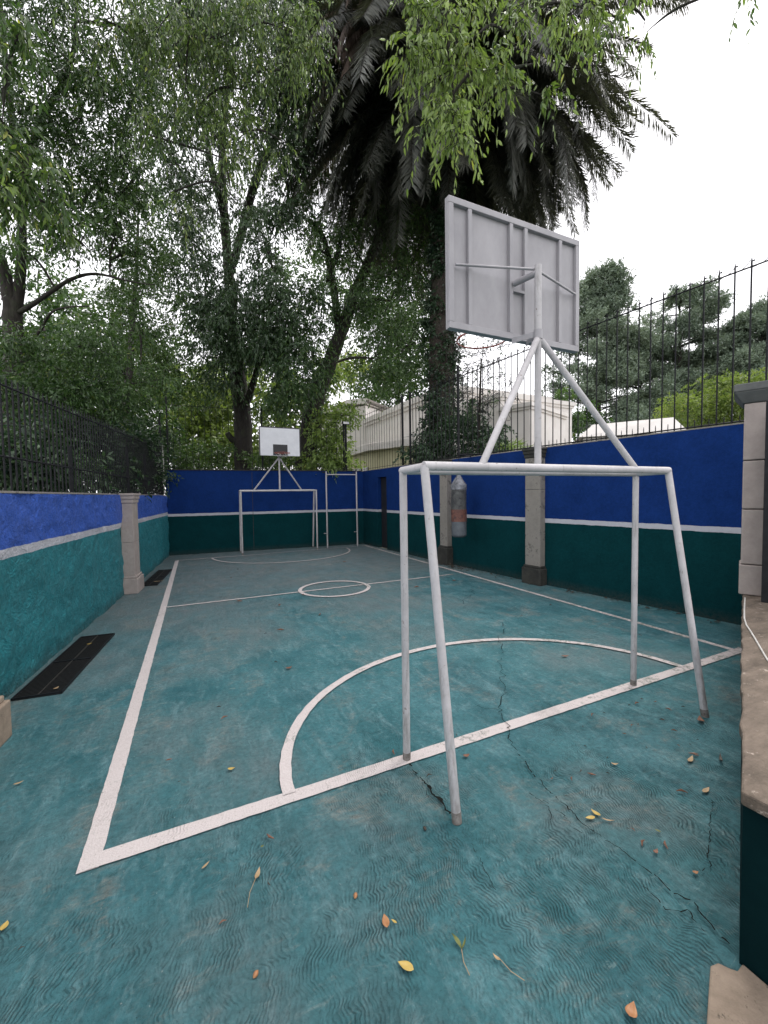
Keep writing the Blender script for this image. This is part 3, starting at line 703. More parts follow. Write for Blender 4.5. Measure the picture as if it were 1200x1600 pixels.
# slim sill line on the long wall
o = MB(); o.obox(h2, h3, .14, 5.0, 5.12, side=-1); o.build('string_course', M['concrete'], t)
t = thing('white_building', 'white stepped building between the palm trunk and the near goal post', 'building')
r1, r2, r3 = plan(738, 622, 21.0), plan(782, 619, 19.2), plan(828, 635, 18.2)
face_box(t, 'wall', r1, r2, 5, -.05, 6.2, M['plaster']); cornice(t, r1, r2, 5, 6.2, .15, .2)
r2b = tuple(np.array(r2)+nrm(np.array(r3)-np.array(r2))*.02)
face_box(t, 'lower_wall', r2b, r3, 4, -.05, 5.55, M['plaster']); cornice(t, r2b, r3, 4, 5.55, .15, .18)
o = MB(); o.obox(r1, r3, .12, 3.55, 3.7, side=-1); o.build('string_course', M['concrete'], t)
o = MB(); o.obox(r1, r3, .06, -.05, 3.5, side=-1); o.build('rendered_base', M['concrete'], t)
t = thing('white_outbuilding', 'low white building with a flat roof beyond the right wall, below the conifers', 'building')
q0, q1, q2 = plan(902, 690, 15), plan(912, 668, 15.2), plan(1062, 657, 14.2)
face_box(t, 'wall', q1, q2, 5, -.05, 3.7, M['plaster'])
o = MB(); a2, b2 = np.array(q1), np.array(q2); dd = nrm(b2-a2); nn = np.array([-dd[1], dd[0]])
vs = [(*(a2-dd*.2+nn*k), z) for k in (-.2, 5.2) for z in (3.72,)]+[(*(b2+dd*.2+nn*k), 3.72) for k in (-.2, 5.2)]
vs += [(*(a2+dd*.35+nn*k), 4.22) for k in (.3, 4.5)]+[(*(b2-dd*.1+nn*k), 4.3) for k in (.3, 4.5)]
o.add(vs, [(0,2,6,4), (1,5,7,3), (0,4,5,1), (2,3,7,6), (4,6,7,5), (0,1,3,2)]); o.build('roof', M['plaster'], t)

# ---------------------------------------------------------------- foliage
def leaf_arrays(P, Dv, L, W, rs, big=False):
    """leaf blades: P base, Dv direction, L length, W width -> verts, faces, per-face tone"""
    n = len(P); Dv = nrm(Dv); rv = rs.normal(size=(n, 3)); S = nrm(np.cross(Dv, rv)); Nn = np.cross(S, Dv)
    L = L[:, None]; W = W[:, None]
    if not big:
        V = np.stack([P, P+Dv*L*.42+S*W*.5+Nn*W*.18, P+Dv*L, P+Dv*L*.42-S*W*.5+Nn*W*.18], 1).reshape(-1, 3)
        i = np.arange(n)[:, None]*4; Fc = np.concatenate([i+[0, 1, 2], i+[0, 2, 3]], 1).reshape(-1, 3)
        return V, Fc, 2
    dn = np.array([0, 0, -1.])*L*.10
    V = np.stack([P, P+Dv*L*.22+S*W*.40+Nn*W*.15, P+Dv*L*.55+S*W*.46+Nn*W*.15+dn*.3, P+Dv*L+dn,
                  P+Dv*L*.55-S*W*.46+Nn*W*.15+dn*.3, P+Dv*L*.22-S*W*.40+Nn*W*.15, P+Dv*L*.5+dn*.25], 1).reshape(-1, 3)
    i = np.arange(n)[:, None]*7
    Fc = np.concatenate([i+[0, 1, 6], i+[1, 2, 6], i+[2, 3, 6], i+[3, 4, 6], i+[4, 5, 6], i+[5, 0, 6]], 1).reshape(-1, 3)
    return V, Fc, 6
def twigs(S, D0, TL, g, m, rs):
    """leaf positions and directions along drooping twigs"""
    T = len(S); u = (np.arange(m)+.6)/m; u = np.clip(u[None]+rs.uniform(-.4, .4, (T, m))/m, .05, 1)
    P = S[:, None]+D0[:, None]*(u*TL[:, None])[..., None]; P[..., 2] -= g[:, None]*TL[:, None]*u**2
    tg = D0[:, None]*np.ones((T, m, 1)); tg = tg.copy(); tg[..., 2] -= 2*g[:, None]*u
    return P, nrm(tg), u
class Tree:
    def __init__(s, name, label, cat, base, trunk, radii, leafm, seed, group=None, bark='bark', tree=True):
        s.rs = np.random.RandomState(seed); s.t = thing(name, label, cat, tuple(base), 0, group); s.o = np.array(base, float)
        s.wood = MB(); s.leafm = leafm; s.V = []; s.F = []; s.A = []; s.nv = 0; s.bark = bark
        s.trunks = []
        if trunk: s.limb(trunk, radii, 12)
    def limb(s, pts, radii, n=8, jit=.0):
        pts = [np.array(p, float) for p in pts]
        if not hasattr(radii, '__len__'): radii = [radii]*len(pts)
        # resample with a smooth curve
        k = len(pts); out = []; rr = []
        for i in range(k-1):
            p0, p1, p2, p3 = pts[max(i-1, 0)], pts[i], pts[i+1], pts[min(i+2, k-1)]
            for q in range(5):
                u = q/5; out.append(.5*((2*p1)+(-p0+p2)*u+(2*p0-5*p1+4*p2-p3)*u*u+(-p0+3*p1-3*p2+p3)*u**3)); rr.append(radii[i]*(1-u)+radii[i+1]*u)
        out.append(pts[-1]); rr.append(radii[-1])
        if jit: out = [p+s.rs.normal(0, jit, 3)*(0 if i in (0, len(out)-1) else 1) for i, p in enumerate(out)]
        s.wood.tube([p-s.o for p in out], [r*(1+.06*math.sin(i*2.3)) for i, r in enumerate(rr)], n); s.trunks.append((np.array(out), np.array(rr)))
    def nearest(s, c):
        best = None
        for P, r in s.trunks:
            d = np.linalg.norm(P-c, axis=1)+np.maximum(P[:, 2]-c[2]+.3, 0)*1.5; i = d.argmin()
            if best is None or d[i] < best[0]: best = (d[i], P[i], r[i])
        return best[1], best[2]
    def blob(s, c, rad, ncl, clr, ntw, tl, m, ll, lw, g=.5, droop=.6, big=False, tone=0, up=.1, stems=False, lr=.03, wood=True):
        """c centre, rad (3) ellipsoid radii, ncl leaf clumps of radius clr, ntw twigs each of length tl with m leaves"""
        c = np.array(c, float); rs = s.rs; rad = np.array(rad, float) if hasattr(rad, '__len__') else np.array([rad]*3)
        if wood:
            p0, r0 = s.nearest(c); mid = (p0+c)/2+np.array([0, 0, .12*np.linalg.norm(c-p0)])+rs.normal(0, .12, 3)*np.linalg.norm(c-p0)*.4
            s.limb([p0, mid, c], [min(r0*.6, lr*1.8), lr*1.2, lr*.6], 6)
        q = rs.normal(size=(ncl, 3)); q = nrm(q)*rs.uniform(.25, 1, (ncl, 1))**.5; K = c+q*rad
        for k in K:
            if wood and rs.rand() < .7:
                b0 = c+(k-c)*.1; s.limb([b0, (b0+k)/2+rs.normal(0, .1, 3)*np.linalg.norm(k-c)*.5, k], [lr*.5, lr*.3, lr*.15], 4)
        T = ncl*ntw; kk = np.repeat(K, ntw, 0); rc = np.repeat(clr*rs.uniform(.6, 1.3, ncl), ntw)
        off = nrm(rs.normal(size=(T, 3)))*(rs.uniform(0, 1, (T, 1))**.6); off[:, 2] *= .7
        S = kk+off*rc[:, None]; D0 = nrm(off*.9+rs.normal(0, .5, (T, 3))+[0, 0, up]); TL = tl*rs.uniform(.5, 1.3, T); gg = g*rs.uniform(.5, 1.5, T)
        P, tg, u = twigs(S, D0, TL, gg, m, rs)
        n = T*m; P = P.reshape(-1, 3); tg = tg.reshape(-1, 3)
        sd_ = nrm(np.cross(tg, rs.normal(size=(n, 3)))); Dv = nrm(tg*.7+sd_*.75+[0, 0, -droop]+rs.normal(0, .18, (n, 3)))
        L = ll*rs.uniform(.65, 1.25, n); W = lw*rs.uniform(.7, 1.2, n)
        V, Fc, kf = leaf_arrays(P, Dv, L, W, rs, big)
        ct = np.repeat(rs.normal(0, .13, ncl), ntw*m); tn = np.clip(.45+tone+ct+rs.normal(0, .17, n), 0, .86); tn[rs.rand(n) < .012] = 1
        s.V.append(V-s.o); s.F.append(Fc+s.nv); s.A.append(np.repeat(tn, kf)); s.nv += len(V)
        if stems:
            uu = np.linspace(0, 1, 4)
            for i in range(T):
                pp = S[i][None]+D0[i][None]*(uu*TL[i])[:, None]; pp[:, 2] -= gg[i]*TL[i]*uu**2; s.wood.tube([p-s.o for p in pp], [.0035, .003, .0025, .0015], 3, caps=False)
    def finish(s, wname='trunk', cname='crown', clabel=None):
        if s.wood.v: s.wood.build(wname, M[s.bark], s.t, smooth=True)
        if s.V:
            o = tri_mesh(cname, np.concatenate(s.V), np.concatenate(s.F), M[s.leafm], s.t, np.concatenate(s.A))
        return s.t
def pb(px, py, dep, rx, rz, rd=None):
    """blob centre and radii (metres) for a crown part seen around a photo pixel at a real distance"""
    return at(px, py, dep), (rx*dep/F, (rd if rd else rx*dep/F), rz*dep/F)

def A_(px, py, d): return at(px, py, d)
# trunk 1: behind the back wall, left of the far backboard
b1 = A_(382, 840, 15.0); b1[2] = -.05
T = Tree('leafy_tree', 'tall dark-trunked tree growing behind the back wall, just left of the far backboard', 'tree', b1,
         [b1, A_(381, 735, 15), A_(379, 650, 15), A_(372, 590, 15), A_(362, 500, 15), A_(357, 420, 15), A_(350, 330, 15), A_(347, 230, 15), A_(356, 130, 15), A_(352, 20, 15)],
         [.40, .33, .31, .28, .20, .18, .15, .12, .09, .05], 'leaf_dark', 11)
T.limb([A_(381, 640, 15), A_(392, 610, 14.6), A_(405, 560, 14.3), A_(412, 480, 14)], [.14, .12, .09, .05])
T.limb([A_(359, 425, 15), A_(372, 385, 14.8), A_(400, 280, 14.5), A_(430, 215, 14), A_(455, 120, 13.5), A_(458, 10, 13)], [.15, .14, .14, .11, .08, .04])
T.limb([A_(352, 340, 15), A_(330, 260, 14.5), A_(318, 200, 14), A_(270, 100, 13)], [.16, .12, .08, .04])
T.limb([A_(368, 690, 14.9), A_(360, 684, 14.7), A_(355, 676, 14.6)], [.14, .11, .09])
for (px, py, d, rx, rz, n, tn) in ((385, 515, 13.6, 70, 60, 26, .0), (345, 560, 14, 55, 50, 14, -.05), (440, 560, 13.2, 45, 60, 18, .0), (420, 480, 13.5, 55, 50, 16, .02), (320, 460, 14, 60, 60, 16, -.1),
      (300, 380, 14, 60, 50, 11, 0), (420, 380, 14, 60, 60, 16, .0), (345, 290, 14.5, 70, 60, 18, .05), (450, 280, 13.5, 45, 60, 12, .05), (270, 250, 13, 60, 70, 14, .0), (380, 170, 13, 80, 60, 20, 0),
      (280, 110, 12, 80, 80, 18, 0), (450, 130, 12, 60, 60, 16, 0), (380, 50, 12, 90, 60, 20, 0), (300, 0, 12, 90, 60, 16, 0), (470, 20, 12, 50, 60, 12, 0), (350, -80, 13, 150, 60, 16, 0)):
    c, r = pb(px, py, d, rx, rz); T.blob(c, r, int(n*1.25), .50, 24, .62, 10, .15, .048, g=.75, droop=.9, tone=tn, lr=.045)
T.finish()
# trunk 2: leaning
b2 = A_(478, 840, 15.2); b2[2] = -.05
T = Tree('leafy_tree', 'thick leaning tree behind the back wall, just right of the far backboard', 'tree', b2,
         [b2, A_(478, 735, 15), A_(484, 680, 15), A_(494, 620, 15), A_(512, 575, 15), A_(536, 510, 15), A_(556, 455, 15), A_(580, 400, 15), A_(603, 350, 15.3), A_(640, 250, 16)],
         [.50, .42, .38, .34, .28, .24, .20, .17, .12, .06], 'leaf_mid', 12)
T.limb([A_(530, 520, 15), A_(524, 470, 14.8), A_(516, 420, 14.5), A_(505, 370, 14.2), A_(480, 340, 14)], [.16, .15, .13, .09, .04])
T.limb([A_(517, 420, 14.5), A_(528, 395, 14.3), A_(535, 350, 14.2)], [.12, .08, .04]); T.limb([A_(512, 440, 14.5), A_(520, 410, 14.5), A_(500, 390, 14)], [.1, .06, .03])
T.limb([A_(580, 400, 15), A_(590, 360, 14.6), A_(580, 300, 14.3), A_(560, 250, 14)], [.14, .1, .07, .03])
for (px, py, d, rx, rz, n, tn) in ((505, 470, 13.6, 45, 45, 10, -.1), (485, 540, 13.2, 35, 50, 8, -.05), (555, 395, 14.5, 40, 40, 8, .05), (610, 470, 14.5, 55, 60, 15, -.02), (585, 560, 14, 45, 50, 12, .1), (640, 420, 15, 45, 60, 12, -.05),
      (640, 540, 14.5, 40, 60, 12, .0), (500, 380, 14, 45, 45, 7, 0), (545, 470, 14.5, 35, 50, 7, .1), (610, 370, 15, 50, 50, 8, 0), (455, 610, 12.9, 40, 35, 9, -.05), (590, 310, 15, 50, 50, 7, 0)):
    c, r = pb(px, py, d, rx, rz); T.blob(c, r, int(n*1.3), .48, 22, .6, 9, .13, .046, g=.7, droop=.8, tone=tn, lr=.04)
T.finish()
# tree behind the left fence
b3 = A_(16, 800, 8.6); b3[2] = -.05
T = Tree('leafy_tree', 'dark tree rising behind the left fence with a crooked branch reaching right', 'tree', b3,
         [b3, A_(20, 640, 8.6), A_(22, 540, 8.6), A_(20, 490, 8.6), A_(30, 450, 8.6), A_(34, 380, 8.5), A_(32, 300, 8.4), A_(12, 130, 8), A_(0, 0, 8)],
         [.24, .20, .19, .17, .10, .085, .07, .06, .04], 'leaf_mid', 13)
T.limb([A_(20, 490, 8.6), A_(10, 440, 8.5), A_(0, 400, 8.4)], [.16, .12, .09]); T.limb([A_(26, 490, 8.6), A_(48, 478, 8.5), A_(80, 456, 8.4), A_(112, 436, 8.3), A_(150, 428, 8.2), A_(205, 440, 8), A_(240, 445, 7.9)], [.05, .045, .04, .035, .028, .016, .008])
T.limb([A_(22, 560, 8.6), A_(60, 520, 8.5), A_(85, 485, 8.2), A_(140, 478, 8)], [.05, .03, .02, .01])
T.limb([A_(32, 300, 8.4), A_(60, 200, 8), A_(110, 100, 7.5), A_(120, 0, 7)], [.08, .06, .04, .02])
for (px, py, d, rx, rz, n, tn) in ((70, 60, 7.5, 80, 70, 22, -.1), (180, 40, 7.5, 80, 70, 22, -.05), (40, 170, 7.5, 60, 60, 16, -.1), (130, 180, 7.8, 70, 60, 18, -.05), (210, 150, 7.8, 50, 60, 12, 0), (60, 290, 7.8, 70, 50, 14, -.1), (150, 290, 8, 70, 50, 15, -.05), (215, 270, 8, 40, 50, 8, 0),
      (180, 370, 8, 55, 45, 11, .02), (100, 365, 8, 45, 35, 6, -.05), (230, 400, 8.4, 40, 40, 7, .05), (30, 385, 8, 30, 25, 3, 0), (60, 560, 7.8, 70, 40, 13, -.05), (140, 540, 8, 50, 40, 9, 0), (200, 600, 8.6, 60, 45, 11, -.05), (215, 500, 9, 45, 50, 8, .05), (20, 620, 7.2, 40, 40, 9, -.1), (100, 620, 7.8, 60, 40, 10, -.15), (160, 655, 8.8, 40, 30, 6, -.1)):
    c, r = pb(px, py, d, rx, rz); T.blob(c, r, int(n*1.4), .30, 20, .42, 9, .100, .030, g=.55, droop=.65, tone=tn, lr=.022)
T.finish()
# thin tree
b4 = A_(196, 800, 12); b4[2] = -.05
T = Tree('leafy_tree', 'slim dark tree behind the left fence near the corner floodlight', 'tree', b4, [b4, A_(196, 640, 12), A_(203, 580, 12), A_(206, 520, 12), A_(212, 440, 12), A_(216, 340, 12)], [.12, .10, .09, .08, .06, .03], 'leaf_mid', 14)
T.limb([A_(203, 590, 12), A_(190, 560, 11.8), A_(170, 530, 11.5)], [.05, .03, .02])
for (px, py, d, rx, rz, n, tn) in ((225, 460, 12.5, 50, 60, 12, .25), (260, 530, 13, 50, 50, 13, .3), (170, 500, 12.5, 50, 50, 11, .05), (240, 600, 13, 50, 40, 12, .15), (230, 380, 12.5, 40, 40, 8, .2), (290, 600, 13.5, 35, 30, 7, .25), (150, 590, 12.5, 60, 40, 12, -.1)):
    c, r = pb(px, py, d, rx, rz); T.blob(c, r, n, .42, 20, .5, 9, .13, .042, g=.5, droop=.5, tone=tn, lr=.03)
T.finish()
# tree standing outside the frame on the left whose boughs hang over the court
tb = (-4.2, -1.0, -.05)
T = Tree('overhanging_tree', 'tree whose drooping green boughs hang into the top of the picture over the court', 'tree', tb,
         [tb, (-4.1, -.8, 2.5), (-3.6, -.3, 5), (-2.8, .4, 7.2), (-1.4, 1.4, 8.8), (.6, 2.6, 9.6), (2.6, 3.4, 9.8)], [.42, .36, .32, .26, .20, .13, .08], 'leaf_near', 15)
T.limb([(-2.8, .4, 7.2), (-2.2, 3, 9), (-.6, 5.2, 9.6), (1.2, 6.6, 9.4)], [.2, .15, .1, .05]); T.limb([(-3.6, -.3, 5), (-3.0, 2.0, 6.0), (-2.1, 3.7, 5.2)], [.1, .06, .03])
T.limb([(1.6, 3.0, 9.7), (2.4, 3.6, 8.2), tuple(A_(700, 60, 4.6)), tuple(A_(712, 180, 4.7))], [.05, .04, .025, .012])
kw = dict(big=True, stems=True, lr=.014, up=-.1)
for (px, py, d, rx, rz, n, tn) in ((655, 40, 4.7, 32, 50, 9, .05), (720, 45, 4.6, 40, 55, 11, .08), (790, 50, 4.7, 36, 40, 5, .0), (685, 120, 4.6, 38, 35, 8, .08), (752, 110, 4.7, 35, 35, 6, .05), (645, 95, 4.6, 25, 35, 4, .08), (700, 185, 4.6, 30, 26, 7, .15), (738, 180, 4.8, 22, 20, 3, .12), (835, 100, 4.8, 16, 22, 2, .1),
      (704, 232, 4.6, 11, 16, 3, .15), (845, 148, 4.9, 12, 14, 2, .05), (905, 10, 5, 45, 18, 5, -.05), (965, 30, 5.2, 36, 20, 4, -.08), (1008, 32, 5.3, 15, 16, 2, -.1), (880, -30, 5, 120, 22, 7, 0), (700, -40, 4.6, 110, 25, 9, 0), (830, 0, 4.8, 45, 25, 5, 0), (1150, -22, 4.6, 50, 5, 2, -.3)):
    c, r = pb(px, py, d, rx, rz, .35); T.blob(c, r, max(1, int(n*.85)), .13, 9, .30, 8, .100, .029, g=.75, droop=1.0, tone=tn, **kw)
for (px, py, d, rx, rz, n, tn) in ((20, 215, 4.0, 25, 35, 5, -.1), (45, 270, 4.0, 35, 25, 6, -.05), (20, 320, 3.9, 30, 20, 5, -.1), (80, 320, 4.2, 35, 14, 4, -.1), (30, 50, 3.9, 35, 25, 4, -.2), (15, 130, 4, 20, 20, 2, -.1)):
    tn -= .28; c, r = pb(px, py, d, rx, rz, .3); T.blob(c, r, n, .11, 10, .26, 8, .095, .028, g=.6, droop=.8, tone=tn, **kw)
for (px, py, d, rx, rz, n, tn) in ((250, 40, 6.3, 70, 50, 14, -.25), (340, 60, 6.3, 60, 60, 14, -.2), (430, 40, 6.5, 60, 50, 12, -.2), (500, 30, 6.3, 30, 35, 6, -.1), (290, 140, 6.4, 50, 50, 9, -.2), (380, 140, 6.5, 50, 50, 9, -.15), (350, 230, 6.6, 30, 45, 5, -.1), (360, 290, 6.6, 14, 25, 2, 0), (440, 110, 6.5, 30, 40, 5, -.1), (160, 30, 6, 60, 40, 8, -.3), (230, 210, 6.5, 35, 40, 4, -.2), (270, 300, 6.8, 15, 30, 2, -.1), (440, 220, 6.8, 12, 25, 2, -.1), (300, -40, 6.3, 220, 30, 22, -.2)):
    tn -= .05; c, r = pb(px, py, d, rx, rz, .5); T.blob(c, r, max(1, int(n*.85)), .20, 13, .42, 10, .092, .026, g=.9, droop=1.1, tone=tn, **kw)
T.finish()
# background trees
def bgtree(label, px, d, top_py, blobs, leafm, seed, group='trees beyond the walls', ll=.22, lw=.10, clr=.8, ntw=26, tl=.7, m=7, droop=.3, tr=.2, name='background_tree', base_py=None):
    b = A_(px, 800, d); b[2] = -.05; tp = A_(px, top_py, d)
    T = Tree(name, label, 'tree', b, [b, b*.5+tp*.5+np.array([.2, 0, 0]), tp], [tr, tr*.7, tr*.2], leafm, seed, group)
    for (x, y, dd, rx, rz, n, tn) in blobs:
        c, r = pb(x, y, dd, rx, rz); T.blob(c, r, n, clr, ntw, tl, m, ll, lw, g=.35, droop=droop, tone=tn, lr=tr*.25)
    return T.finish()
bgtree('big dark green tree filling the gap behind the left fence', 70, 15, 520, ((40, 640, 14, 90, 60, 30, -.3), (140, 600, 15, 80, 60, 24, -.2), (60, 520, 16, 80, 50, 14, -.15), (190, 660, 15, 60, 50, 18, -.2), (90, 700, 14, 100, 40, 24, -.35), (180, 500, 17, 60, 60, 10, 0), (0, 580, 15, 60, 60, 14, -.2)), 'leaf_mid', 21)
bgtree('sunlit yellow-green tree glimpsed behind the back fence left of the dark trunk', 322, 24, 600, ((320, 640, 23, 55, 45, 26, .2), (350, 600, 25, 45, 25, 10, .1), (285, 680, 22, 45, 40, 18, .1), (345, 700, 22, 50, 30, 18, .15), (270, 620, 24, 40, 40, 12, .0)), 'leaf_sun', 22, ll=.24, lw=.13)
bgtree('mid green tree behind the back fence on either side of the far backboard', 430, 24, 560, ((430, 640, 24, 60, 45, 20, 0), (420, 700, 22, 60, 30, 16, .1), (480, 600, 25, 50, 45, 14, 0), (530, 560, 27, 40, 35, 9, .25)), 'leaf_sun', 23, ll=.24, lw=.13)
bgtree('dark green tree rising behind the roof of the cream building', 620, 36, 420, ((600, 600, 35, 60, 35, 20, .0), (650, 570, 36, 50, 55, 20, -.05), (600, 520, 36, 60, 50, 18, .1), (640, 470, 37, 50, 50, 14, .0), (560, 480, 37, 50, 50, 10, .1)), 'leaf_mid', 24, ll=.36, lw=.18, clr=1.3, tl=1)
bgtree('broad dark tree filling the gaps between the two big trunks', 430, 34, 380, ((400, 580, 33, 70, 60, 20, 0), (330, 520, 34, 70, 60, 12, .0), (480, 420, 35, 50, 60, 12, .1), (250, 600, 32, 80, 50, 20, .05), (150, 560, 32, 80, 60, 16, .0), (60, 420, 30, 70, 50, 9, 0), (200, 330, 32, 70, 60, 9, .0)), 'leaf_mid', 25, ll=.34, lw=.16, clr=1.3, tl=1)
# shrubs
def shrub(label, px, d, blobs, leafm, seed, ll=.12, lw=.05, name='shrub', zb=-.05, group=None, **k):
    b = A_(px, 800, d); b[2] = zb
    T = Tree(name, label, 'shrub', b, [b, A_(px, blobs[0][1], d)], [.05, .02], leafm, seed, group)
    for (x, y, dd, rx, rz, n, tn) in blobs:
        c, r = pb(x, y, dd, rx, rz); T.blob(c, r, n, .38, 18, .4, 8, ll, lw, g=.4, droop=.3, tone=tn, lr=.02, **k)
    return T.finish('stem', 'foliage')
shrub('low leafy shrub behind the back fence between the corner and the dark trunk', 310, 14.8, ((300, 715, 14.8, 50, 22, 16, .0), (350, 712, 14.9, 30, 25, 10, .1), (270, 690, 14.9, 20, 30, 7, -.05)), 'leaf_mid', 31)
shrub('low shrub behind the back fence below the far backboard', 425, 14.3, ((425, 718, 14.3, 40, 14, 12, .1),), 'leaf_mid', 32)
shrub('broad-leaved shrub climbing between the leaning trunk and the cream building', 515, 14.4, ((515, 700, 14.4, 30, 28, 16, .1), (525, 660, 14.4, 25, 22, 8, .1), (510, 727, 14.2, 45, 10, 10, 0), (540, 645, 14.4, 14, 8, 2, .1)), 'leaf_near', 33, ll=.15, lw=.07)
shrub('dark hedge plants hugging the foot of the left fence', 120, 9.5, ((60, 735, 6.6, 70, 30, 22, -.25), (140, 735, 8.4, 50, 30, 20, -.2), (205, 735, 11, 40, 30, 18, -.2), (20, 690, 6.2, 40, 40, 12, -.25), (110, 680, 8, 50, 30, 12, -.3), (225, 745, 12, 30, 35, 22, -.3), (245, 720, 13.6, 25, 45, 18, -.25), (200, 680, 12, 45, 40, 18, -.3), (160, 700, 10, 60, 45, 22, -.35)), 'leaf_dark', 34)
shrub('large rounded light green bush beyond the right end of the fence', 1120, 17, ((1090, 650, 16, 55, 35, 34, .15), (1150, 630, 15.5, 55, 40, 38, .2), (1200, 625, 15, 50, 50, 30, .15), (1060, 672, 16.5, 30, 15, 10, .1), (1120, 600, 16, 25, 12, 6, .2)), 'leaf_sun', 35, ll=.11, lw=.055)
shrub('small green tree below the conifer behind the near backboard', 870, 24, ((880, 650, 24, 28, 40, 16, .0), (860, 685, 23, 20, 20, 8, .0), (920, 655, 26, 25, 20, 8, .0)), 'leaf_mid', 36, ll=.2, lw=.1)
# conifers
def conifer(label, px, d, top, bot, wpx, seed, lean=0, tr=.35, dens=1.0, shape=None):
    b = A_(px, 800, d); b[2] = -.05; tp = A_(px+lean, top, d)
    T = Tree('conifer', label, 'tree', b, [b, b*.6+tp*.4, b*.3+tp*.7, tp], [tr, tr*.8, tr*.45, .04], 'leaf_con', seed, 'conifers beyond the right wall')
    rs = T.rs; K = int(46*dens)
    for k in range(K):
        f = (k+rs.rand())/K; py = top+(bot-top)*f; prof = (shape(f) if shape else (.30+.9*f**.6)) * rs.uniform(.35, 1.1)
        a = rs.uniform(0, 6.28); rr = wpx*d/F*prof; base = b+(tp-b)*((A_(px, py, d)[2]-b[2])/(tp[2]-b[2]))
        c = base+np.array([math.cos(a)*rr, math.sin(a)*rr, rs.normal(0, .35)])
        T.limb([base-np.array([0, 0, .5]), (base+c)/2-np.array([0, 0, .1]), c], [.07, .05, .02], 4)
        T.blob(c, (1.5, 1.5, .42), 12, .42, 17, .45, 7, .24, .085, g=.1, droop=-.15, tone=rs.normal(0, .12), up=.35, lr=.02)
    return T.finish()
conifer('tall conifer with a rounded ragged top right behind the near backboard', 930, 34, 430, 690, 62, 41, lean=8, dens=1.5, shape=lambda f: .40+.95*min(1, f*1.3))
conifer('open-crowned conifer in the middle of the three beyond the fence', 1062, 38, 462, 680, 62, 42, dens=1.15, shape=lambda f: .5+.55*math.sin(math.pi*min(1, f*1.05)))
conifer('dark conifer at the right edge of the photo beyond the fence', 1190, 34, 478, 660, 70, 43, dens=1.3, shape=lambda f: .35+.9*f)
conifer('lower conifer filling in between the two tallest ones', 1000, 42, 545, 690, 75, 44, dens=1.3)
conifer('low conifer between the middle tree and the one at the right edge', 1130, 44, 560, 690, 75, 45, dens=1.3)
# bare branches tangle on the fence right of the palm
b5 = A_(745, 800, 12.2); b5[2] = -.05
T = Tree('vine', 'tangle of thin bare twigs climbing the fence right of the palm trunk', 'plant', b5, [b5, A_(748, 680, 11.2), A_(750, 620, 10.6), A_(752, 560, 10.4)], [.05, .04, .03, .02], 'leaf_dark', 51)
for k in range(150):
    x = T.rs.uniform(705, 800); y = T.rs.uniform(505, 640); p = A_(x, y, T.rs.uniform(10.2, 11.2)); pts = [p]; dv = nrm(T.rs.normal(size=3))
    for q in range(5): dv = nrm(dv+T.rs.normal(0, .5, 3)); pts.append(pts[-1]+dv*.16)
    T.limb(pts, .007, 3)
for (px, py, d, rx, rz, n, tn) in ((755, 560, 10.8, 45, 40, 9, -.1), (745, 620, 10.8, 40, 30, 8, 0)):
    c, r = pb(px, py, d, rx, rz); T.blob(c, r, n, .2, 8, .25, 5, .07, .035, g=.3, droop=.3, tone=tn, wood=False)
T.finish('stems', 'foliage')

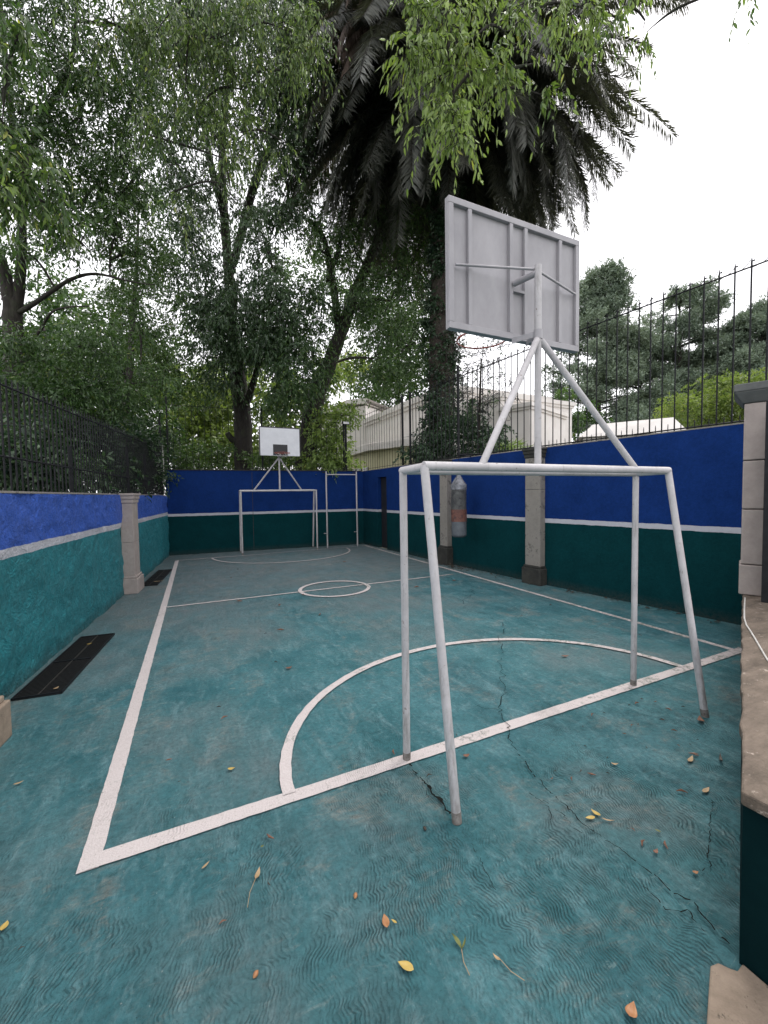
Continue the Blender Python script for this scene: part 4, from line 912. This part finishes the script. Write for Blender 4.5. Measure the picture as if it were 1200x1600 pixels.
# ---------------------------------------------------------------- palm
def palm():
    D_ = 13.6; base = A_(688, 860, D_); base[2] = -.05; rs = np.random.RandomState(77); top = A_(704, 112, D_+.3)
    t = thing('palm_tree', 'huge date palm with a drooping dark crown towering behind the near backboard', 'palm', tuple(base))
    w_ = MB(); pts = [base, A_(688, 700, D_), A_(690, 560, D_), A_(693, 420, D_), A_(698, 300, D_), A_(706, 200, D_+.1), top]
    P = [];
    for a, b in zip(pts, pts[1:]):
        for q in range(14): P.append(a+(b-a)*q/14)
    P.append(top); n = len(P)
    rad = [(.43 if i < n*.72 else .43+.22*(i/n-.72)/.28)+.030*math.sin(i*2.1)+.012*rs.randn() for i in range(n)]
    w_.tube([p-base for p in P], rad, 18); w_.build('trunk', M['bark_palm'], t, smooth=True)
    # stubs of cut leaf bases
    sb = MB()
    for i in range(170):
        f = rs.uniform(.62, 1); p = P[int(f*(n-1))]; a = rs.uniform(0, 6.28); r = .44; d = np.array([math.cos(a), math.sin(a), 0])
        sb.tube([p+d*r*.85-base, p+d*(r+.10)+[0, 0, .12]-base, p+d*(r+.13)+[0, 0, .26]-base], [.05, .04, .02], 5)
    sb.build('leaf_bases', M['bark_palm'], t)
    def fronds(N_, elo, ehi, Lr, droop, seed, leafw=.030, azr=None, npair=230, lln=.60, jt=.16, hang=0):
        r_ = np.random.RandomState(seed); Vs = []; Fs = []; As = []; nv = 0; rac = MB()
        for k in range(N_):
            az = r_.uniform(*azr) if azr else 2*math.pi*(k*.618)+r_.normal(0, .2); el = R(r_.uniform(elo, ehi)); L = Lr*r_.uniform(.85, 1.12)
            h = np.array([math.cos(az), math.sin(az), 0]); u = np.linspace(0, 1, 15); dr = droop*r_.uniform(.8, 1.2)
            ang = el-dr*u**1.25; ds = L/14; q = np.zeros((15, 3)); q[0] = top+h*.35+[0, 0, r_.uniform(-.5, .25)+.5*hang]-0*h
            for i in range(1, 15): q[i] = q[i-1]+ds*(h*math.cos(max(ang[i], R(-88)))+np.array([0, 0, 1])*math.sin(max(ang[i], R(-88))))
            rac.tube([x-base for x in q[::2]], [.035, .03, .025, .02, .016, .012, .008, .004][:len(q[::2])], 4)
            m = npair; uu = np.linspace(.12, 1, m); idx = uu*14; i0 = np.minimum(idx.astype(int), 13); fr = (idx-i0)[:, None]
            pp = q[i0]*(1-fr)+q[i0+1]*fr; tg = nrm(q[i0+1]-q[i0]); side = np.cross(tg, [0, 0, 1.]); side = nrm(side+1e-4*h)
            side = np.where(np.linalg.norm(side, axis=1)[:, None] < .5, np.cross(h, [0, 0, 1.])[None], side); nn = np.cross(side, tg)
            tw = r_.uniform(-.5, .5); ll = lln*np.sin(np.pi*np.clip(.12+.80*uu, 0, 1))**.55+.08
            for sgn in (-1, 1):
                dv = nrm(side*sgn*(.80+jt*r_.normal(size=(m, 1)))+tg*(.62+jt*r_.normal(size=(m, 1)))+nn*(tw*sgn+jt*r_.normal(size=(m, 1)))*(1-.6*hang)+np.array([0, 0, -.42-.75*hang]))
                Lf = ll*r_.uniform(.8, 1.15, m); wv = np.cross(dv, nn); wv = nrm(wv)
                tip = pp+dv*Lf[:, None]+np.array([0, 0, -.13])*Lf[:, None]; md = pp+dv*(Lf*.4)[:, None]
                V = np.stack([pp, md+wv*leafw/2, tip, md-wv*leafw/2], 1).reshape(-1, 3); ii = np.arange(m)[:, None]*4
                Vs.append(V-base); Fs.append(np.concatenate([ii+[0, 1, 2], ii+[0, 2, 3]], 1).reshape(-1, 3)+nv); nv += len(V)
                As.append(np.repeat(np.clip(.4+r_.normal(0, .12)+r_.normal(0, .14, m), 0, .86), 2))
        return np.concatenate(Vs), np.concatenate(Fs), np.concatenate(As), rac
    V, F_, A_t, rac = fronds(165, -36, 30, 6.8, 1.02, 5)
    V2, F2, A2, rac2 = fronds(100, -62, -22, 6.1, .42, 6, leafw=.022, npair=200, jt=.30)
    V3, F3, A3, rac3 = fronds(26, 35, 80, 5.6, 1.8, 8)
    c = tri_mesh('crown', np.concatenate([V, V2, V3]), np.concatenate([F_, F2+len(V), F3+len(V)+len(V2)]), M['frond'], t, np.concatenate([A_t, A2, A3]))
    rac.v = rac.v; rr = MB(); rr.add(rac.v, rac.f); rr.add(rac2.v, rac2.f); rr.add(rac3.v, rac3.f); rr.build('frond_stalks', M['bark_palm'], t)
    V, F_, A_t, rac = fronds(40, 0, 45, 5.6, 1.6, 9, azr=(math.pi*.76, math.pi*1.30), lln=.62, hang=1, leafw=.034, jt=.12)
    tri_mesh('dry_fronds', V, F_, M['frond_dead'], t, A_t)
    # ivy on the trunk
    T = Tree('ivy', 'dark ivy wrapping the palm trunk and spilling over the wall at its foot', 'plant', tuple(A_(690, 860, 13.1)*[1, 1, 0]), None, None, 'leaf_ivy', 61)
    for i in range(90):
        f = (i*.618)%1; p = P[int(f*.70*(n-1))]; a = T.rs.uniform(2.4, 6.1)
        T.blob(p+np.array([math.cos(a)*.42, math.sin(a)*.42, 0]), (.16+.14*(1-f), .16+.12*(1-f), .34), 5, .15, 10, .18, 6, .085, .055, g=.4, droop=.6, wood=False, tone=T.rs.normal(0, .1))
    for (px, py, d, rx, rz, k) in ((670, 700, 12.2, 28, 22, 16), (720, 690, 11.8, 40, 38, 30), (765, 690, 11.2, 25, 25, 14), (740, 655, 11.6, 22, 25, 10), (690, 640, 12.6, 18, 40, 12), (650, 712, 11.6, 22, 10, 7)):
        c, r = pb(px, py, d, rx, rz, .5); T.blob(c, r, k, .24, 14, .28, 6, .10, .055, g=.4, droop=.5, wood=False, tone=.08)
    T.limb([A_(700, 720, 12.4), A_(704, 640, 12.9), A_(698, 560, 13.1), A_(688, 500, 13.1)], [.03, .025, .02, .01])
    T.finish('stems', 'foliage')
palm()
# small fan palm tuft
b6 = A_(788, 760, 12.5); b6[2] = -.05
T = Tree('small_palm', 'small green palm tuft peeking over the right wall under the near backboard', 'palm', b6, [b6, A_(788, 705, 12.5)], [.08, .06], 'leaf_near', 62)
for k in range(9):
    a = k*.7; p = A_(788, 705, 12.5); L = .8; d = np.array([math.cos(a), math.sin(a), .9]); q = [p+d*L*u+np.array([0, 0, -.75*u*u]) for u in np.linspace(0, 1, 8)]
    T.limb(q[:4], .008, 3); Pq = np.repeat(np.array(q), 6, 0); Dq = nrm(np.repeat(nrm(np.gradient(np.array(q), axis=0)), 6, 0)*.7+T.rs.normal(0, .6, (48, 3)))
    V, Fc, kf = leaf_arrays(Pq, Dq, np.full(48, .3), np.full(48, .03), T.rs); T.V.append(V-T.o); T.F.append(Fc+T.nv); T.A.append(np.full(len(Fc), .5)); T.nv += len(V)
T.finish()

# ---------------------------------------------------------------- fallen leaves and bits
def lmat(n, a, b): return simple(n, a, b, 30, .5, .4, .002)
LM = dict(orange=lmat('dry_orange_leaf', (.26, .11, .045), (.38, .19, .08)), yellow=lmat('yellow_leaf', (.38, .26, .06), (.48, .35, .10)), brown=lmat('brown_leaf', (.12, .05, .03), (.24, .11, .06)),
          tan=lmat('tan_leaf', (.28, .19, .10), (.42, .30, .17)), green=lmat('green_leaf', (.09, .11, .03), (.17, .18, .05)), dark=lmat('dark_leaf', (.02, .017, .012), (.06, .045, .03)), pale=lmat('pale_leaf', (.4, .38, .3), (.55, .52, .42)))
def fallen(label, x, y, L, W, rot, m, curl=.25, stem=0, fold=.3, name='fallen_leaf', z=.010, group=None):
    L *= .88; W *= .85; b = MB(); n = 8; vs = []; fs = []; cols = (-1, -.5, 0, .5, 1)
    for i in range(n+1):
        u = i/n; wv = W/2*math.sin(math.pi*min(1, .06+.94*u)**.85)*(1 if 0 < i < n else .05); zc = curl*L*((u-.5)**2*1.6)
        for v in cols: vs.append((u*L-L/2, v*wv, zc+abs(v)**1.5*fold*wv+.0015))
    k = len(cols)
    for i in range(n):
        for j in range(k-1): fs.append((i*k+j, i*k+j+1, (i+1)*k+j+1, (i+1)*k+j)[::-1])
    b.add(vs, fs)
    if stem: b.tube([(-L/2, 0, vs[2][2]), (-L/2-stem*.5, .006, .006), (-L/2-stem, -.004, .003)], .0012, 5)
    o = b.build(name, m, smooth=True, loc=(x, y, z)); o.rotation_euler = (0, 0, R(rot))
    sm = o.modifiers.new('thick', 'SOLIDIFY'); sm.thickness = .0008
    return tag(o, label, 'leaf', group)
fallen('curled orange-brown leaf in the foreground, left of the yellow one', .63, 1.40, .062, .034, 78, LM['orange'], .15)
fallen('bright yellow oval leaf nearest the bottom edge', .63, 1.23, .070, .034, 130, LM['yellow'], .1)
fallen('small yellowish sliver beside the orange-brown leaf', .66, 1.385, .03, .010, 120, LM['yellow'], .2)
fallen('upper leaf of the yellow pair lying by the long crack', 1.855, 1.41, .060, .028, 95, LM['yellow'], .35, z=.008)
fallen('lower leaf of the yellow pair lying by the long crack', 1.80, 1.40, .060, .026, 160, LM['yellow'], .2)
fallen('thin pale sprig trailing from the yellow pair', 1.87, 1.35, .07, .010, -40, LM['tan'], .3)
fallen('reddish curled leaf between the yellow pair and the right wall', 1.9, 1.13, .038, .022, 10, LM['brown'], .6)
fallen('orange dry leaf close below the low wall', 1.95, .99, .03, .018, -20, LM['orange'], .5)
fallen('long tan leaf beside the low wall', 2.55, 1.25, .085, .028, 5, LM['tan'], .2)
fallen('dark torn leaf left of the twiggy bits by the low wall', 2.76, 1.44, .10, .03, 15, LM['tan'], .3)
fallen('dark curled leaf touching the tan one near the low wall', 2.93, 1.36, .10, .022, 30, LM['dark'], .6)
fallen('green leaf lying by the low wall above the stone slab', 2.03, 1.20, .03, .012, 110, LM['green'], .2)
fallen('red-brown leaf next to the near slanted post', 1.53, 2.09, .055, .032, 0, LM['brown'], .4)
fallen('long-stemmed tan leaf near the bottom left corner of the court lines', .20, 1.83, .065, .024, 65, LM['tan'], .35, stem=.12)
fallen('thin tan leaf below the near corner of the court lines', -.01, 1.98, .05, .012, 40, LM['tan'], .2)
fallen('yellow-green leaf cut by the left edge of the photo', -.74, 2.04, .045, .030, 80, LM['yellow'], .2)
fallen('small tan leaf near the left edge level with the goal area', -1.01, 3.06, .055, .018, 20, LM['tan'], .3)
fallen('pale yellow leaf inside the goal area arc', .15, 2.63, .05, .026, -10, LM['yellow'], .4)
fallen('tan leaf on the near drain grate', -1.17, 4.43, .06, .03, 60, LM['tan'], .4, z=.026)
fallen('small yellow leaf on the far half of the near drain grate', -1.16, 5.62, .06, .03, 30, LM['yellow'], .4, z=.026)
fallen('long tan leaf beside the far drain grate', -.72, 9.3, .22, .07, 0, LM['tan'], .15)
fallen('dry brown leaf cluster on the bottom edge beside the stone slab', 1.23, .80, .06, .04, 20, LM['orange'], .6)
fallen('dark brown leaf lying in the middle of the near half', 3.39, 2.94, .09, .04, -20, LM['brown'], .4)
fallen('dark brown leaf left of the arc near the halfway line', .78, 3.95, .08, .04, 15, LM['brown'], .4)
fallen('thin curled tan leaf with a long dark stem right of the green sprig', .94, 1.11, .035, .012, 110, LM['tan'], .5, stem=.09)
fallen('tan leaf between the goal and the low wall', 2.3, 1.62, .05, .02, -30, LM['tan'], .5)
fallen('brown leaf lying at the foot of the right slanted post', 3.30, 1.66, .09, .05, 40, LM['brown'], .7)
fallen('yellow-green fleck above the bottom left group of leaves', .24, 1.97, .02, .011, 10, LM['green'], .3)
# green sprig with two leaves
t = thing('leaf_sprig', 'fallen green sprig with two leaves near the bottom edge', 'sprig', (.84, 1.18, .004), R(70))
for a in (0, 1):
    b = MB(); vs = []; fs = []
    for i in range(7):
        u = i/6; wv = (.008-.003*a)*math.sin(math.pi*min(1, u+.04)); d = np.array([math.cos(.25-a*1.15+.25*u), math.sin(.25-a*1.15+.25*u)])*(1-.25*a); n = np.array([-d[1], d[0]])
        for v in (-1, 0, 1): p = d*.055*u+n*wv*v; vs.append((p[0]+.01, p[1], .004+.010*u+abs(v)*.004))
    for i in range(6):
        for j in range(2): fs.append((i*3+j, i*3+j+1, i*3+j+4, i*3+j+3)[::-1])
    b.add(vs, fs); b.build('leaf', LM['green'], t, smooth=True)
b = MB(); b.tube([(.012, 0, .004), (-.03, .004, .004), (-.07, -.006, .002)], .0014, 5); b.build('stem', LM['tan'], t)
# acorn-like seeds, twigs
def seed(label, x, y, m):
    b = MB(); b.lathe([(.001, -.012), (.007, -.006), (.009, 0), (.007, .007), (.001, .013)], 10); o = b.build('seed', m, smooth=True, loc=(x, y, .009)); o.rotation_euler = (R(80), 0, R(x*900)); tag(o, label, 'seed')
seed('small brown seed above the orange-brown leaf', .56, 1.55, LM['orange']); seed('small brown seed in the bottom left foreground', .14, 1.44, LM['orange']); seed('tiny round dark seed lying right of the near slanted post foot', 1.0, 1.72, LM['dark'])
bits = None; brs = random.Random(9)
shapes = []
for k in range(90):
    if k < 45: x = brs.uniform(1.8, 3.6); y = brs.uniform(.42*x+.25, 2.1)
    elif k < 65: x = brs.uniform(-.8, 1.8); y = brs.uniform(1.3, 3.5)
    else: x = brs.uniform(.5, 5.0); y = brs.uniform(2.6, 11.5)
    if k < 3:
        b = MB(); L = (.02, .03, .045)[k]; b.tube([(-L/2, 0, .002), (0, L*.12, .006), (L/2, -L*.05, .002)], [.0015, L*.12, .001], 5); o = b.build('leaf_bit', (LM['dark'], LM['dark'], LM['brown'])[k], smooth=True); shapes.append(o)
    else: o = brs.choice(shapes).copy(); C.objects.link(o)
    o.location = (x, y, .013); o.rotation_euler = (0, 0, brs.uniform(0, 6.3)); s = brs.uniform(.5, 1.3)*(1 if k < 65 else 1.8); o.scale = (s, s, s)
    tag(o, 'tiny dark leaf or twig bit scattered on the court floor', 'debris', 'tiny dark bits scattered over the floor')
# dead leaves and damp muck at the foot of the right pilaster by the bag are part of the floor grime
# drift of dead leaves at the foot of the right wall
lr_ = np.random.RandomState(3); n = 420; y_ = lr_.uniform(2.8, 12.6, n); cl = lr_.rand(n) < .55; y_[cl] = lr_.normal(8.1, .45, cl.sum())
x_ = np.array([rwx(v) for v in y_])-.03-np.abs(lr_.normal(0, .10, n))*np.where(cl, 1.6, 1); P_ = np.stack([x_, y_, lr_.uniform(.006, .018, n)], 1)
D_ = nrm(np.stack([lr_.normal(size=n), lr_.normal(size=n), lr_.normal(0, .2, n)], 1))
S_ = nrm(np.cross(D_, [0, 0, 1.])+np.stack([0*x_, 0*x_, lr_.normal(0, .25, n)], 1)); L_ = lr_.uniform(.03, .09, n)[:, None]; W_ = L_*.42
V_ = np.stack([P_, P_+D_*L_*.45+S_*W_*.5+[0, 0, .006], P_+D_*L_, P_+D_*L_*.45-S_*W_*.5+[0, 0, .004]], 1).reshape(-1, 3); i_ = np.arange(n)[:, None]*4
tag(tri_mesh('leaf_litter', V_, np.concatenate([i_+[0, 1, 2], i_+[0, 2, 3]], 1).reshape(-1, 3), LM['dark']), kind='stuff')
print('SCENE BUILT', sum(len(o.data.polygons) for o in sc.objects if o.type == 'MESH'))
